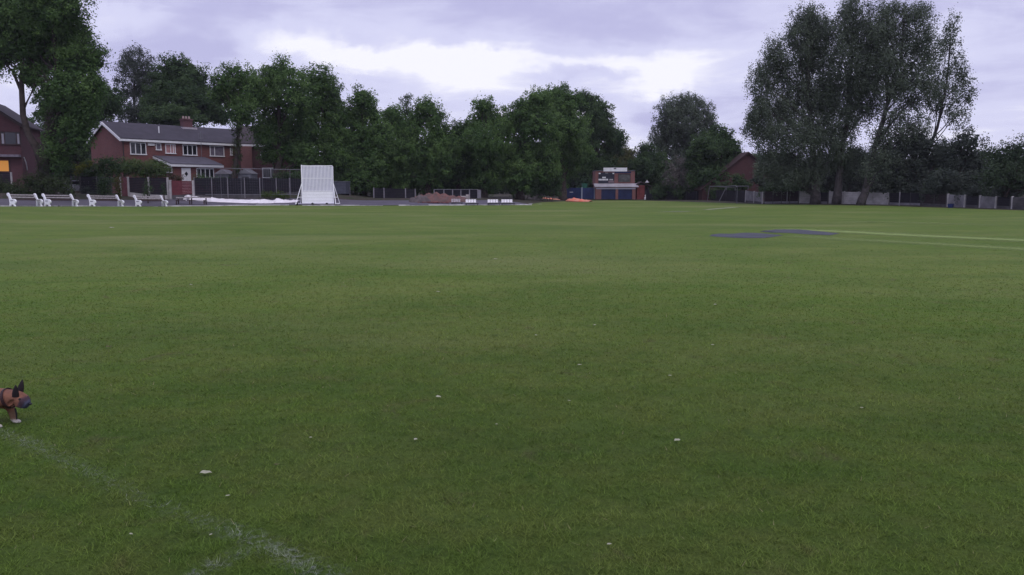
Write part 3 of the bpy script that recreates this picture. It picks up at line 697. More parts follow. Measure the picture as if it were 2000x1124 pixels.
UR = 'overgrowth clumps along the right-hand fence'
for x, Yq, lab in [(1300, 114, 'overgrowth clump on the far fence under the grey half-bare bush'), (1345, 112, 'overgrowth clump on the far fence left of the metal frame'), (1412, 106, 'overgrowth clump inside the outline of the metal frame'),
                   (1508, 89, 'overgrowth clump on the fence below the red gable'), (1548, 88.5, 'overgrowth clump just left of the first poplar trunk'), (1775, 79.5, 'overgrowth clump right of the whitish fence length'),
                   (1822, 75, 'overgrowth clump on the fence below the dark low trees'), (1900, 69.5, 'overgrowth clump between two grey fence lengths'), (1962, 66, 'overgrowth clump nearest the right edge of the photo')]:
    top = 372 if x < 1560 else 380
    bush('undergrowth', lab, x, Yq, [(x-14, top+6, 15, 13), (x+13, top+4, 16, 15), (x+2, top-6, 14, 10)], LIMED if x < 1560 else GREYD, UR, leaf=.17)

# ------------------------------------------------------------------ houses
class Frame:
    """local frame of a facade: origin O, rotation rz; x runs along the front, y into the building"""
    def __init__(s, O, rz): s.O = Vector(O); s.rz = rz; s.ex = Vector((math.cos(rz), math.sin(rz), 0)); s.ey = Vector((-math.sin(rz), math.cos(rz), 0))
    def hit(s, px, py, yl=0.0):
        """local x,z where the photograph's pixel meets plane y=yl"""
        d = ray(px, py); o = Vector((0, 0, H)); P0 = s.O+s.ey*yl
        t = (P0-o).dot(s.ey)/d.dot(s.ey); p = o+d*t-s.O; return p.dot(s.ex), p.z
    def hitx(s, px, py, xl):
        d = ray(px, py); o = Vector((0, 0, H)); P0 = s.O+s.ex*xl
        t = (P0-o).dot(s.ex)/d.dot(s.ex); p = o+d*t-s.O; return p.dot(s.ey), p.z
def window(root, x0, x1, z0, z1, yl, panes, glass=GLASS, fm=WHITE, axis='x', fw=.09, name='window', mull=None):
    """white framed window standing proud of plane y=yl (axis x) ; panes = number of lights"""
    b = MB(); d0, d1 = yl-.06, yl+.03
    def bx(a, c, z0_, z1_, p, q):
        if axis == 'x': b.box(a, c, p, q, z0_, z1_)
        else: b.box(p, q, a, c, z0_, z1_)
    bx(x0, x1, z1-fw, z1, d0, d1); bx(x0-.04, x1+.04, z0-.02, z0+fw, d0-.05, d1)
    bx(x0, x0+fw, z0+fw, z1-fw, d0, d1); bx(x1-fw, x1, z0+fw, z1-fw, d0, d1)
    ps = mull or [i/panes for i in range(1, panes)]
    for t in ps:
        xm = x0+(x1-x0)*t; bx(xm-fw*.5, xm+fw*.5, z0+fw, z1-fw, d0, d1)
    o = b.build(name, fm, root)
    b = MB(); p, q = yl-.025, yl-.005
    if axis == 'x': b.box(x0+fw, x1-fw, p, q, z0+fw, z1-fw)
    else: b.box(p, q, x0+fw, x1-fw, z0+fw, z1-fw)
    b.build('pane', glass, o); return o
def gable_house(root, L, W, eave, ridge, wallm, roofm, over=.3, gover=.25, fascia=WHITE):
    """ridge along local x; front at y=0, back at y=W"""
    MB().prism([(0,0),(W,0),(W,eave),(W/2,ridge-.12),(0,eave)], 0, L).build('wall', wallm, root)
    sl_ = (ridge-eave)/(W/2); t = .14
    pf = [(-over, eave-over*sl_+.05), (W/2, ridge+.05), (W/2, ridge+.05+t), (-over, eave-over*sl_+.05+t)]
    pb = [(W+over, eave-over*sl_+.05), (W/2, ridge+.05), (W/2, ridge+.05+t), (W+over, eave-over*sl_+.05+t)]
    rf = MB().prism(pf, -gover, L+gover).prism(pb, -gover, L+gover).build('roof', roofm, root)
    b = MB(); z = eave-over*sl_
    b.prism([(-over-.03, z-.16), (-over+.1, z-.16), (-over+.1, z+.04), (-over-.03, z+.08)], -gover, L+gover)
    b.build('fascia', fascia, root)
    b = MB()
    for xx in (-gover-.05,):
        b.prism([(-over, z-.2), (W/2, ridge-.2), (W/2, ridge+.1), (-over, z+.1)], xx-.04, xx+.045)
        b.prism([(W+over, z-.2), (W/2, ridge-.2), (W/2, ridge+.1), (W+over, z+.1)], xx-.04, xx+.045)
    b.build('bargeboard', fascia, root)
    return rf
# long house
YH = 92; c0 = at(243, 370, YH); O = Vector((c0.x, c0.y, 1.15)); F1 = Frame(O, R(50))
hs = empty('brick_house', O, 'long red brick house with dark tiled roof and low white-edged porch, behind the fence', 'house', None, R(50))
EV = F1.hit(243, 273)[1]+.12; W1 = 8.1; RD = F1.hitx(207, 240, 0)[1]
rf = gable_house(hs, 19.0, W1, EV, RD, BRICK, SLATE)
wins = [(253,286,277,303,3,GLASS),(303.5,315,278,294,1,GLASSG),(322,343,278,301,2,GLASSP),(356,385,281,304.5,3,GLASS),(409,438,284,306.5,3,GLASSG),(449,454,289,304,1,GLASSG)]
for x0, x1, y0, y1, n, gm in wins:
    a, zt = F1.hit(x0, y0); c, zb = F1.hit(x1, y1)
    window(hs, a, c, zb, min(zt, EV-.38), 0, n, gm, mull=[.33] if x0 == 409 else ([.52, .78] if x0 == 322 else None))
a, z = F1.hit(288, 282); MB().box(a, a+.8, -.12, -.002, z-.15, z+.12).build('vent_box', WHITE, hs)
def extension():
    P = 4.2
    xa, zt = F1.hit(304, 306); xb, ze = F1.hit(432, 324, -P); xl, zl = F1.hit(345, 326, -P)
    b = MB().box(xa, xb, -P+.25, -.002, 0, ze-.12); b.build('porch_wall', BRICK, hs)
    MB().prism([(-P, ze), (-.003, zt), (-.003, zt+.12), (-P, ze+.12)], xa-.3, xb+.3).build('porch_roof', tiles('porch_roof_tiles', (.085, .078, .10)), hs)
    b = MB().box(xa-.3, xb+.3, -P-.06, -P+.04, ze-.22, ze+.02)
    b.prism([(-P, ze-.24), (0, zt-.24), (0, zt-.005), (-P, ze-.005)], xa-.36, xa-.28); b.build('porch_fascia', WHITE, hs)
    yl = -P+.25
    x0, z1 = F1.hit(354, 328, yl); x1, z0 = F1.hit(373, 354, yl)
    d = MB().box(x0, x1, yl-.05, yl-.002, 0, z1).build('door', WHITE, hs)
    xm = (x0+x1)/2; MB().prism([(xm-.22, z1-.7), (xm, z1-.98), (xm+.22, z1-.7), (xm, z1-.42)], yl-.065, yl-.051, 'y').build('door_light', GLASS, d)
    x0, z1 = F1.hit(383, 329, yl); x1, z0 = F1.hit(418, 349, yl); window(hs, x0, x1, z0, z1, yl, 4)
    yy0, z1 = F1.hitx(322, 327, xa); yy1, z0 = F1.hitx(337, 338, xa)
    window(hs, min(yy0, yy1), max(yy0, yy1), z0, z1, xa, 2, axis='y')
extension()
# chimney on the ridge
xr, zr = F1.hit(364, 243, W1/2)
ch = MB().box(xr-.6, xr+.6, W1/2-.4, W1/2+.4, RD-.8, RD+1.1).box(xr-.68, xr+.68, W1/2-.48, W1/2+.48, RD+.9, RD+1.02).build('chimney', BRICK2, rf)
MB().box(xr-.95, xr+.95, W1/2-.85, W1/2-.45, RD-.28, RD+.02).build('flashing', mat('lead_flashing', (.42,.38,.42), .6, noise=.3), rf)
for dx in (-.38, .0, .38): MB().tube([(xr+dx, W1/2, RD+1.05), (xr+dx, W1/2, RD+1.42)], [.14, .11], 10).build('chimney_pot', mat('pale_clay_pot', (.33,.25,.23), .8), ch)
a, z = F1.hit(311, 268, 1.6); MB().tube([(a, 1.6, EV+.6), (a, 1.6, EV+1.7)], .07, 8).build('vent_pipe', WHITE, rf)
a, z = F1.hit(391, 272, -.3); b = MB().tube([(a, -.45, EV-2.6), (a, -.45, EV+1.2)], .025, 6)
for k in range(5): b.tube([(a-.35, -.45-.0, EV+.4+.14*k), (a+.35, -.45, EV+.4+.14*k)], .012, 5)
b.tube([(a, -.45, EV-.3), (a+1.3, -.45, EV-.35)], .02, 5); b.build('aerial', GALV, hs)
b = MB().tube([(.12, -.06, 0), (.12, -.06, EV-.3)], .05, 6).build('drainpipe', DARK, hs)
# second, half hidden house
p0 = at(470, 370, 99); O2 = Vector((p0.x, p0.y, 1.15)); F2 = Frame(O2, R(14))
h2 = empty('brick_house', O2, 'brick house half hidden by the lime trees, left of the sight screen', 'house', None, R(14))
e2 = F2.hit(500, 281)[1]
gable_house(h2, 8.6, 7, e2, e2+2.2, BRICK2, SLATE2)
xa, zt = F2.hit(470, 281); xb, _ = F2.hit(492, 281); MB().box(xa, xb, -.5, -.003, 0, e2-.35).build('pale_brick_bay', BRICK3, h2)
x0, z1 = F2.hit(512, 328); x1, z0 = F2.hit(538, 348); window(h2, x0, x1, z0, z1, 0, 2, mull=[.66])
x0, z1 = F2.hit(508, 296); x1, z0 = F2.hit(526, 307); window(h2, x0, x1, z0, z1, 0, 2, GLASSG)
# leftmost house
p0 = at(-100, 370, 75.6); F3 = Frame((p0.x, p0.y, 1.15), R(18)); h3 = empty('brick_house', (p0.x, p0.y, 1.15), 'brick house at the left edge of the photo with one lit orange window', 'house', None, R(18))
xr3, _ = F3.hit(42, 300); e3 = F3.hit(42, 243)[1]
W3 = xr3; b = MB().prism([(0,0),(W3,0),(W3,e3),(W3/2,e3+2.2),(0,e3)], 0, 8, 'y'); b.build('wall', BRICK2, h3)
s3 = 2.2/(W3/2); b = MB()
for sg in (1, -1):
    xe = W3+.4 if sg > 0 else -.4; b.prism([(xe, e3-.4*s3+.05), (W3/2, e3+2.25), (W3/2, e3+2.4), (xe, e3-.4*s3+.2)], -.4, 8.4, 'y')
b.build('roof', SLATE2, h3)
MB().prism([(W3+.4, e3-.4*s3-.15), (W3/2, e3+2.02), (W3/2, e3+2.24), (W3+.4, e3-.4*s3+.04)], -.46, -.38, 'y').build('bargeboard', WOODD, h3)
x0, z1 = F3.hit(0, 257); x1, z0 = F3.hit(41, 284); wn = window(h3, x0, x1, z0, z1, 0, 3, GLASS, WOODD, mull=[.2, .8])
for t0, t1 in ((.04, .17), (.84, .96)):
    MB().box(x0+(x1-x0)*t0, x0+(x1-x0)*t1, -.04, -.03, z0+.12, z1-.2).build('curtain', mat('pale_curtain', (.4,.38,.42), .9), wn)
x0, z0 = F3.hit(-100, 305); x1, z1 = F3.hit(41, 301); MB().box(.02, x1, -.7, -.003, z0-.05, z0+.18).build('canopy', mat('pale_canopy_trim', (.22,.19,.23), .8, noise=.3), h3)
x0, z1 = F3.hit(-26, 314); x1, z0 = F3.hit(18, 335); MB().box(x0, x1, -.05, -.003, z0, z1).build('lit_window', LIT, h3)
b = MB().box(x1, x1+.1, -.07, -.002, z0-.08, z1+.08).box(x0, x1, -.07, -.002, z0-.08, z0).build('window_frame', WOODD, h3)
a, z = F3.hitx(47, 320, W3); MB().tube([(W3+.04, .6, z+.6), (W3+.12, .9, z+.1), (W3+.05, 1.5, z-.6)], .05, 6).build('white_pipe', WHITE, h3)
# dark terracotta-roofed house beyond the right fence
def house4():
    Y = 108; p0 = at(1440, 370, Y); F = Frame((p0.x, p0.y, .1), 0)
    h = empty('brick_house', (p0.x, p0.y, .1), 'dark red gabled brick house behind the fence, left of the tall poplars', 'house')
    xa, zr = F.hit(1461, 300); x1, z1 = F.hit(1545, 370); W = (x1-xa)*2
    e = z1
    MB().prism([(xa-W/2, 0), (xa+W/2, 0), (xa+W/2, e), (xa, zr), (xa-W/2, e)], 0, 9, 'y').build('wall', brick('dark_red_brick', (.065,.018,.02), (.045,.014,.016), (.045,.03,.03)), h)
    s = (zr-e)/(W/2); b = MB()
    for sg in (1, -1):
        xe = xa+sg*(W/2+.3); b.prism([(xe, e-.3*s+.05), (xa, zr+.05), (xa, zr+.22), (xe, e-.3*s+.22)], -.3, 9.3, 'y')
    b.build('roof', REDTILE, h)
house4()
p0 = at(1490, 326, 135); b = MB().prism([(-1.2,0),(1.3,0),(.9,.55),(-.9,.6)], -.8, .8, 'y')
o = empty('white_roof_shed', (p0.x, p0.y, 0), 'white flat-roofed building glimpsed between the red gable and the poplars', 'building')
MB().box(-.8, .8, 0, 1.5, 0, p0.z).build('wall', CONCG, o); MB().box(-.9, .9, -.1, 1.6, p0.z+.005, p0.z+.5).build('roof', mat('white_sheet_roof', (.75,.75,.78), .5), o)

# garden sheds / car like pale things behind the fence
def shed(px0, px1, py_top, Y, label, m, roofm, hgt=None, name='garden_shed', cat='shed'):
    a = at(px0, py_top, Y); c = at(px1, py_top, Y); W = c.x-a.x; z0 = gz(a.x, Y); hh = a.z-z0
    o = empty(name, (a.x, Y, z0), label, cat); MB().box(0, W, 0, 2.2, 0, hh*.8).build('wall', m, o)
    MB().prism([(-.1, hh*.8+.004), (W+.1, hh*.8+.004), (W/2, hh)], -.12, 2.3, 'y').build('roof', roofm, o)
    MB().box(W*.3, W*.3+.75, -.03, -.002, 0, hh*.68).build('door', DARK, o); return o
shed(419, 447, 331, 88.7, 'pale-roofed garden shed behind the fence, beside the ivy-covered trunk', GREYSHED, mat('pale_felt_roof', (.20,.19,.21), .9, noise=.3))
shed(464, 490, 330, 89, 'grey garden shed behind the fence, right of the ivy-covered trunk', mat('grey_blue_cladding', (.15,.155,.18), .8, noise=.3), mat('grey_felt', (.17,.17,.19), .9))
# grey cabin behind right of the sight screen
p0 = at(650, 356, 88); z0 = gz(p0.x, 88); o = empty('storage_cabin', (p0.x, 88, z0), 'grey-blue steel storage cabin just right of the sight screen', 'cabin')
b = MB()
for k in range(10): b.box(k*.14, k*.14+.10, 0, 2.4, 0, p0.z-z0)
b.box(0, 1.4, .03, 2.38, .0, p0.z-z0-.02); b.build('wall', mat('slate_blue_steel', (.07,.075,.10), .6, noise=.3), o); MB().box(-.05, 1.45, -.05, 2.45, p0.z-z0+.003, p0.z-z0+.1).build('roof', GREYSHED, o)

# parked pale car glimpsed behind the shrub
def car():
    Y = 84; a = at(108, 350, Y); z0 = gz(a.x, Y); o = empty('parked_car', (a.x, Y, z0), 'pale car glimpsed between the huge left trunk and the garden shrub', 'car', None, R(8))
    prof = [(0,.3),(.05,.75),(.5,.88),(.95,1.32),(1.9,1.4),(2.5,1.36),(3.1,.95),(3.75,.85),(3.9,.6),(3.88,.28)]
    MB().prism(prof, 0, 1.65, 'y').build('body', mat('silver_car_paint', (.34,.34,.38), .3, .5, metal=.3), o)
    MB().prism([(.85,.95),(1.15,1.28),(2.4,1.29),(2.85,.98)], -.006, 1.656, 'y').build('window', GLASS, o)
    for x in (.75, 3.1):
        for y in (-.02, 1.5): MB().tube([(x, y, .3), (x, y+.17, .3)], .3, 16).build('wheel', RUBBER, o)
car()

# ------------------------------------------------------------------ fences
def fence(label, pxs, Y0, Y1, top, bot, panels, group=None, postm=CONC, postw=.12, gravel=None, gh=.3, name='panel_fence', cat='fence', wire=None, zoff=0, rail=None):
    """pxs: post positions; panels: list of materials or None per bay; top/bot rows of photograph at first/last post"""
    n = len(pxs); Ys = [Y0+(Y1-Y0)*(i/(max(1, n-1))) for i in range(n)]
    X = [XA(p, y) for p, y in zip(pxs, Ys)]; B = Vector((X[0], Ys[0], gz(X[0], Ys[0])+zoff)); o = empty(name, B, label, cat, group)
    tz = []
    for i in range(n):
        t = top[0]+(top[1]-top[0])*(i/max(1, n-1)); tz.append(at(pxs[i], t, Ys[i]).z-B.z)
    gzs = [gz(X[i], Ys[i])-B.z for i in range(n)]
    for i in range(n):
        x, y = X[i]-B.x, Ys[i]-B.y; MB().box(x-postw/2, x+postw/2, y-postw/2, y+postw/2, gzs[i]-.2, tz[i]+.06).build('post', postm, o)
    for i in range(n-1):
        a = Vector((X[i]-B.x, Ys[i]-B.y, 0)); c = Vector((X[i+1]-B.x, Ys[i+1]-B.y, 0)); d = (c-a).normalized(); nn = Vector((-d.y, d.x, 0))
        a += d*(postw/2+.003); c -= d*(postw/2+.003)
        def slab(z0a, z1a, z0c, z1c, th):
            vs = [a-nn*th, c-nn*th, c+nn*th, a+nn*th]
            return [(v.x, v.y, z) for v, z in zip(vs, (z0a, z0c, z0c, z0a))]+[(v.x, v.y, z) for v, z in zip(vs, (z1a, z1c, z1c, z1a))]
        FF = [(0,3,2,1),(4,5,6,7),(0,1,5,4),(1,2,6,5),(2,3,7,6),(3,0,4,7)]
        g0 = 0
        if gravel:
            g0 = gh; MB().add(slab(gzs[i]-.15, gzs[i]+gh, gzs[i+1]-.15, gzs[i+1]+gh, .035), FF).build('gravel_board', gravel, o)
        if panels[i]:
            b = MB(); nb = max(2, int((tz[i]-gzs[i]-g0)/.16)); h0 = gzs[i]+g0+.003; h1 = gzs[i+1]+g0+.003
            for k in range(nb):
                f0, f1 = k/nb, (k+1)/nb-.008
                b.add(slab(h0+(tz[i]-h0)*f0, h0+(tz[i]-h0)*f1, h1+(tz[i+1]-h1)*f0, h1+(tz[i+1]-h1)*f1, .02 if k % 2 else .027), FF)
            b.build('panel', panels[i], o)
    if rail:
        b = MB()
        for dz in rail: b.tube([(X[i]-B.x, Ys[i]-B.y-.09, tz[i]+dz) for i in range(n)], .025, 5)
        b.build('rail', GALV, o)
    return o
fence('garden fence with one pale post, left of the column-shaped conifer', [140, 158, 190, 218], 83, 83.5, (345, 346), (380, 380), [None, PANELD, PANELD], postm=CONCD, postw=.09)
fence('pale concrete fence post line below the lit orange window', [-10, 24], 75, 75, (337, 338), (370, 370), [PANELD])
fence('short red-brown fence panel beside the column-shaped conifer', [236, 250], 81.5, 82, (347, 347), (378, 378), [PANELB if False else mat('red_brown_board', (.11,.035,.045), .8, noise=.3)], postw=.12)
fence('black panel fence on a pale concrete base, below the garden shrubs', [251.5, 291, 328], 82, 83, (347, 348), (378, 378), [PANELD, PANELD], gravel=CONC, gh=.42, postw=.16)
fence('low red wooden gate fence in front of the white front door', [333, 378], 83, 84, (353, 354), (376, 376), [REDB], postw=.22, zoff=0, gravel=CONCD, gh=.42)
fence('dark panel fence with concrete posts between the red gate and the sight screen', [380, 414, 445, 478, 508, 540, 566, 592], 84, 86.5, (348, 349), (378, 380), [PANELD]*7, gravel=CONCD, gh=.35, postm=CONCG, postw=.09)
# chain-link frame above that fence
def chain():
    Y = 84.2; B = Vector((XA(388, Y), Y, gz(XA(388, Y), Y))); o = empty('ball_stop_netting', B, 'tall thin galvanised frame of netting in front of the garden fence', 'netting frame')
    px = [388, 430, 470, 512, 566, 600]; b = MB()
    tops = [at(p, 328+(p-388)*.02, Y)-B for p in px]
    for p, t in zip(px, tops):
        MB().tube([(t.x, 0, 0), (t.x, 0, t.z)], .024, 6).build('post', mat('thin_dull_steel', (.10,.095,.11), .6), o)
    b.tube([tuple(t) for t in tops], .03, 6); b.tube([(t.x, 0, .35) for t in tops], .02, 5); b.build('rail', GALV, o)
    b = MB(); x = tops[0].x
    zt = tops[0].z
    while x < tops[-1].x:
        b.tube([(x, 0, .35), (x+zt*.0, 0, zt)], .003, 3, False); x += .25
    b.build('net', GALV, o)
chain()
fence('broken boundary fence with a pair of pale posts, right of the sight screen', [664, 683, 730, 750, 792, 811], 90, 91, (366, 370), (390, 389), [PANELD, None, PANELD, PANELD, PANELD], postm=CONCG)
fence('boundary fence with several thin posts behind the brick rubble', [848, 867, 884, 900, 917, 933], 92, 92, (371, 371), (390, 388), [PANELD]*5, postm=CONCG, rail=[.02])
p = at(936, 372, 91.8); z0 = gz(p.x, 91.8); o = MB().box(-.2, .2, -.1, .1, 0, p.z-z0).box(-.14, .14, -.06, .06, p.z-z0, p.z-z0+.05).build('concrete_slab', CONCG, loc=(p.x, 91.8, z0)); tag(o, 'upright pale slab at the right end of the fence behind the seats', 'slab')
# right-hand boundary fence bays
RG = 'bays of the right-hand boundary fence'
def rbay(label, x0, x1, m, top, Y0, Y1, n=2, conc=CONC, g=None):
    pxs = [x0+(x1-x0)*k/n for k in range(n+1)]
    dk = m in (PANELD, PANELB)
    return fence(label, pxs, Y0, Y1, top, (0, 0), [m]*n, RG, postm=CONCD if dk else conc, gravel=g, gh=.22, postw=.08 if dk else .12)
def YR(px):  # boundary distance at that column
    return float(np.interp(px, [1240, 1400, 1440, 1480, 1560, 1700, 1760, 1850, 2000, 2080], [118, 108, 97, 88, 86, 81.5, 79, 71, 62, 58]))
for lab, x0, x1, m, top, n, g in [
    ('dim far fence length behind the yellowish low bush', 1262, 1380, PANELD, (374, 374), 6, None),
    ('dark fence length behind the metal frame', 1382, 1456, PANELD, (371, 373), 4, None),
    ('stained grey fence length right behind the metal frame', 1457, 1490, CONCG, (373, 376), 2, CONCD),
    ('dark fence length below the red gabled house', 1494, 1560, PANELB, (374, 374), 4, CONCG),
    ('pale fence length left of the first poplar trunk', 1563, 1590, CONC, (374, 374), 1, None),
    ('short dark gap of fence between the first two poplar trunks', 1593, 1618, PANELD, (376, 376), 1, CONCG),
    ('brightest long whitish fence length behind the leaning poplar', 1621, 1735, CONC, (374, 377), 4, None),
    ('dark fence length right of the whitish fence', 1739, 1800, PANELD, (377, 378), 3, CONCG),
    ('dark leafy fence length below the low dark tree', 1803, 1850, PANELB, (379, 380), 2, CONCD),
    ('small grey fence length with a blue thing at its foot', 1853, 1886, CONCG, (380, 382), 1, CONCG),
    ('black fence gap left of the last grey lengths', 1889, 1913, PANELD, (383, 384), 1, CONCD),
    ('grey fence length below the white-flecked hawthorn', 1916, 1947, CONCG, (383, 385), 1, None),
    ('dark fence gap near the right edge of the photo', 1950, 1976, PANELD, (385, 386), 1, CONCD),
    ('grey-brown fence length cut by the right edge of the photo', 1979, 2080, CONCD, (385, 388), 3, None)]:
    rbay(lab, x0, x1, m, top, YR(x0), YR(x1), n, g=g)
p = at(1857, 400, YR(1857)-1.2); o = empty('blue_tub', (p.x, p.y, gz(p.x, p.y)), 'small blue plastic tub at the foot of the right-hand fence', 'tub')
MB().tube([(0,0,0),(0,0,.3),(0,0,.34)], [.2,.26,.28], 14).build('body', SKIPB, o); MB().tube([(-.27,0,.3),(-.2,0,.42),(.2,0,.42),(.27,0,.3)], .012, 6).build('handle', GALV, o)

# ------------------------------------------------------------------ benches
def make_end(open_):
    lower = [(.66,.0),(.64,.33),(.40,.35),(.34,.0)] if open_ else [(.70,0),(.68,.10),(.52,.15),(.36,.10),(.34,0)]
    out = [(.18,0),(.24,.28),(.20,.52),(.13,.74),(.03,.80),(-.04,.88),(-.04,.97),(.02,1.04),(.11,1.05),(.19,.99),(.26,.86),(.36,.66),(.44,.57),(.66,.58),(.80,.56),(.92,.50),(.98,.42),(.97,.32),(.90,.24),(.82,.22),(.80,.12),(.86,0)]
    return out+lower
def bench(tpl=None):
    pass
BA = Vector((XA(15, 64), 64, 0)); BB = Vector((XA(315, 78), 78, 0)); bd = (BB-BA).normalized(); bz_ = math.atan2(bd.y, bd.x)
def online(px):
    d = ray(px, 400); k = d.x/d.y
    # X = k*Y ; point BA + t*bd
    t = (k*BA.y-BA.x)/(bd.x-k*bd.y); return BA+bd*t
BEN = [(15, 69, 'leftmost long white-ended bench beside the tarmac path'), (83, 139, 'second white-ended bench from the left, its near end close to its neighbour'),
       (171, 228, 'third white-ended bench from the left, below the column-shaped conifer'), (261, 314, 'rightmost of the white-ended benches, in front of the black panel fence')]
for (pa, pb, lab) in BEN:
    A = online(pa); Bp = online(pb); L = (Bp-A).length; za = gz(A.x, A.y); zb = gz(Bp.x, Bp.y)
    o = empty('bench', (A.x, A.y, za+.03), lab, 'bench', 'white-ended benches in a row', bz_)
    tilt = (zb-za)/L
    prof = make_end(False); MB().prism([(-f, z) for f, z in prof], 0, .09).build('bench_end', BENCHW, o)
    prof = make_end(True); e = MB().prism([(-f, z) for f, z in prof], L-.09, L); e.v = [(x, y, z+tilt*L) for x, y, z in e.v]; e.build('bench_end', BENCHW, o)
    MB().box(-.006, -.001, -.68, -.36, .40, .46).build('plate', mat('engraved_plate', (.12,.11,.16), .5), o)
    for f, z in ((.10, .90), (.20, .72), (.29, .57)):
        b = MB().box(.125, L-.125, -f-.02, -f+.02, z-.05, z+.05); b.v = [(x, y, zz_+tilt*x) for x, y, zz_ in b.v]; b.build('back_slat', WOODG if z > .6 else WOODD, o)
    for f in (.46, .60, .74):
        b = MB().box(.125, L-.125, -f-.055, -f+.055, .47, .51); b.v = [(x, y, zz_+tilt*x) for x, y, zz_ in b.v]; b.build('seat_slat', WOODD, o)
# dark backless bench right of them
p = gp(338, 402.5, .0); Yd = 79.3; xa = XA(339, Yd); xb = XA(405, Yd-.6); z0 = gz(xa, Yd); o = empty('bench', (xa, Yd, z0+.03), 'low dark wooden bench with back rail, in front of the white plastic sheet', 'bench', None, R(-3))
L = xb-xa
for x in (.15, L*.42, L-.6):
    MB().box(x, x+.09, 0, .09, 0, .42).box(x, x+.09, .45, .54, 0, .8).box(x+.005, x+.085, .0, .5, .34, .40).build('leg', WOODD, o)
for y in (.05, .2, .35): MB().box(0, L, y, y+.11, .423, .46).build('seat_slat', WOODD, o)
MB().box(0, L, .41, .447, .62, .74).build('back_slat', WOODG, o)

# ------------------------------------------------------------------ white sheet (rolled covers)
def sheet(name, label, cat, pts, m, w=.8, seed=1, n=90, across=14, taper=True):
    """crumpled sheet along a polyline of (point, height, halfwidth)"""
    rs = random.Random(seed); V = []; F = []
    P = [Vector(p[0]) for p in pts]; B = P[0].copy(); B.z = gz(B.x, B.y)
    from mathutils import noise as mn
    for i in range(n+1):
        t = i/n*(len(P)-1); k = min(int(t), len(P)-2); u = t-k
        c = P[k].lerp(P[k+1], u); hh = pts[k][1]*(1-u)+pts[k+1][1]*u; hw = pts[k][2]*(1-u)+pts[k+1][2]*u
        d = (P[k+1]-P[k]); d.z = 0; d.normalize(); nn = Vector((-d.y, d.x, 0))
        for j in range(across+1):
            s = j/across*2-1
            q = c+nn*(s*hw+.12*mn.noise(Vector((i*.3+seed, j*.7, 2))))
            env = (1-abs(s)**2.5)
            z = gz(q.x, q.y)+.035+hh*env*(.75+.6*mn.noise(Vector((i*.22, j*.35, seed))))+.06*abs(mn.noise(Vector((i*.9, j*1.1, seed+5))))*(1 if env > 0 else 0)
            V.append((q.x-B.x, q.y-B.y, z-B.z))
    for i in range(n):
        for j in range(across): a = i*(across+1)+j; F.append((a, a+1, a+across+2, a+across+1))
    b = MB(); b.v = V; b.f = F; o = b.build(name, m, loc=B, smooth=True, fix=False)
    so_ = o.modifiers.new('thickness', 'SOLIDIFY'); so_.thickness = .02
    tag(o, label, cat); return o
def lp(px, Y): return Vector((XA(px, Y), Y, 0))
sheet('plastic_sheet', 'long crumpled white plastic sheet lying along the bank left of the sight screen', 'sheet',
      [(lp(362, 83.4), .40, .45), (lp(390, 83), .34, .7), (lp(430, 82.6), .2, .95), (lp(480, 82.3), .16, 1.0), (lp(510, 82.2), .32, .9), (lp(530, 82.1), .12, .9), (lp(540, 82.1), .34, .8), (lp(565, 82), .12, .7), (lp(574, 82), .22, .6), (lp(582, 82), .1, .5)], TARP, seed=4, n=150)
tag(MB().tube([(0, -.5, .25), (0, .5, .25)], .16, 10).box(-.05, .05, -.45, -.4, -.2, .2).build('cover_roll', TARP, loc=(XA(366, 82.6), 82.6, gz(XA(366, 82.6), 82.6)+.12)), 'small rolled end at the left tip of the white sheet', 'roll')

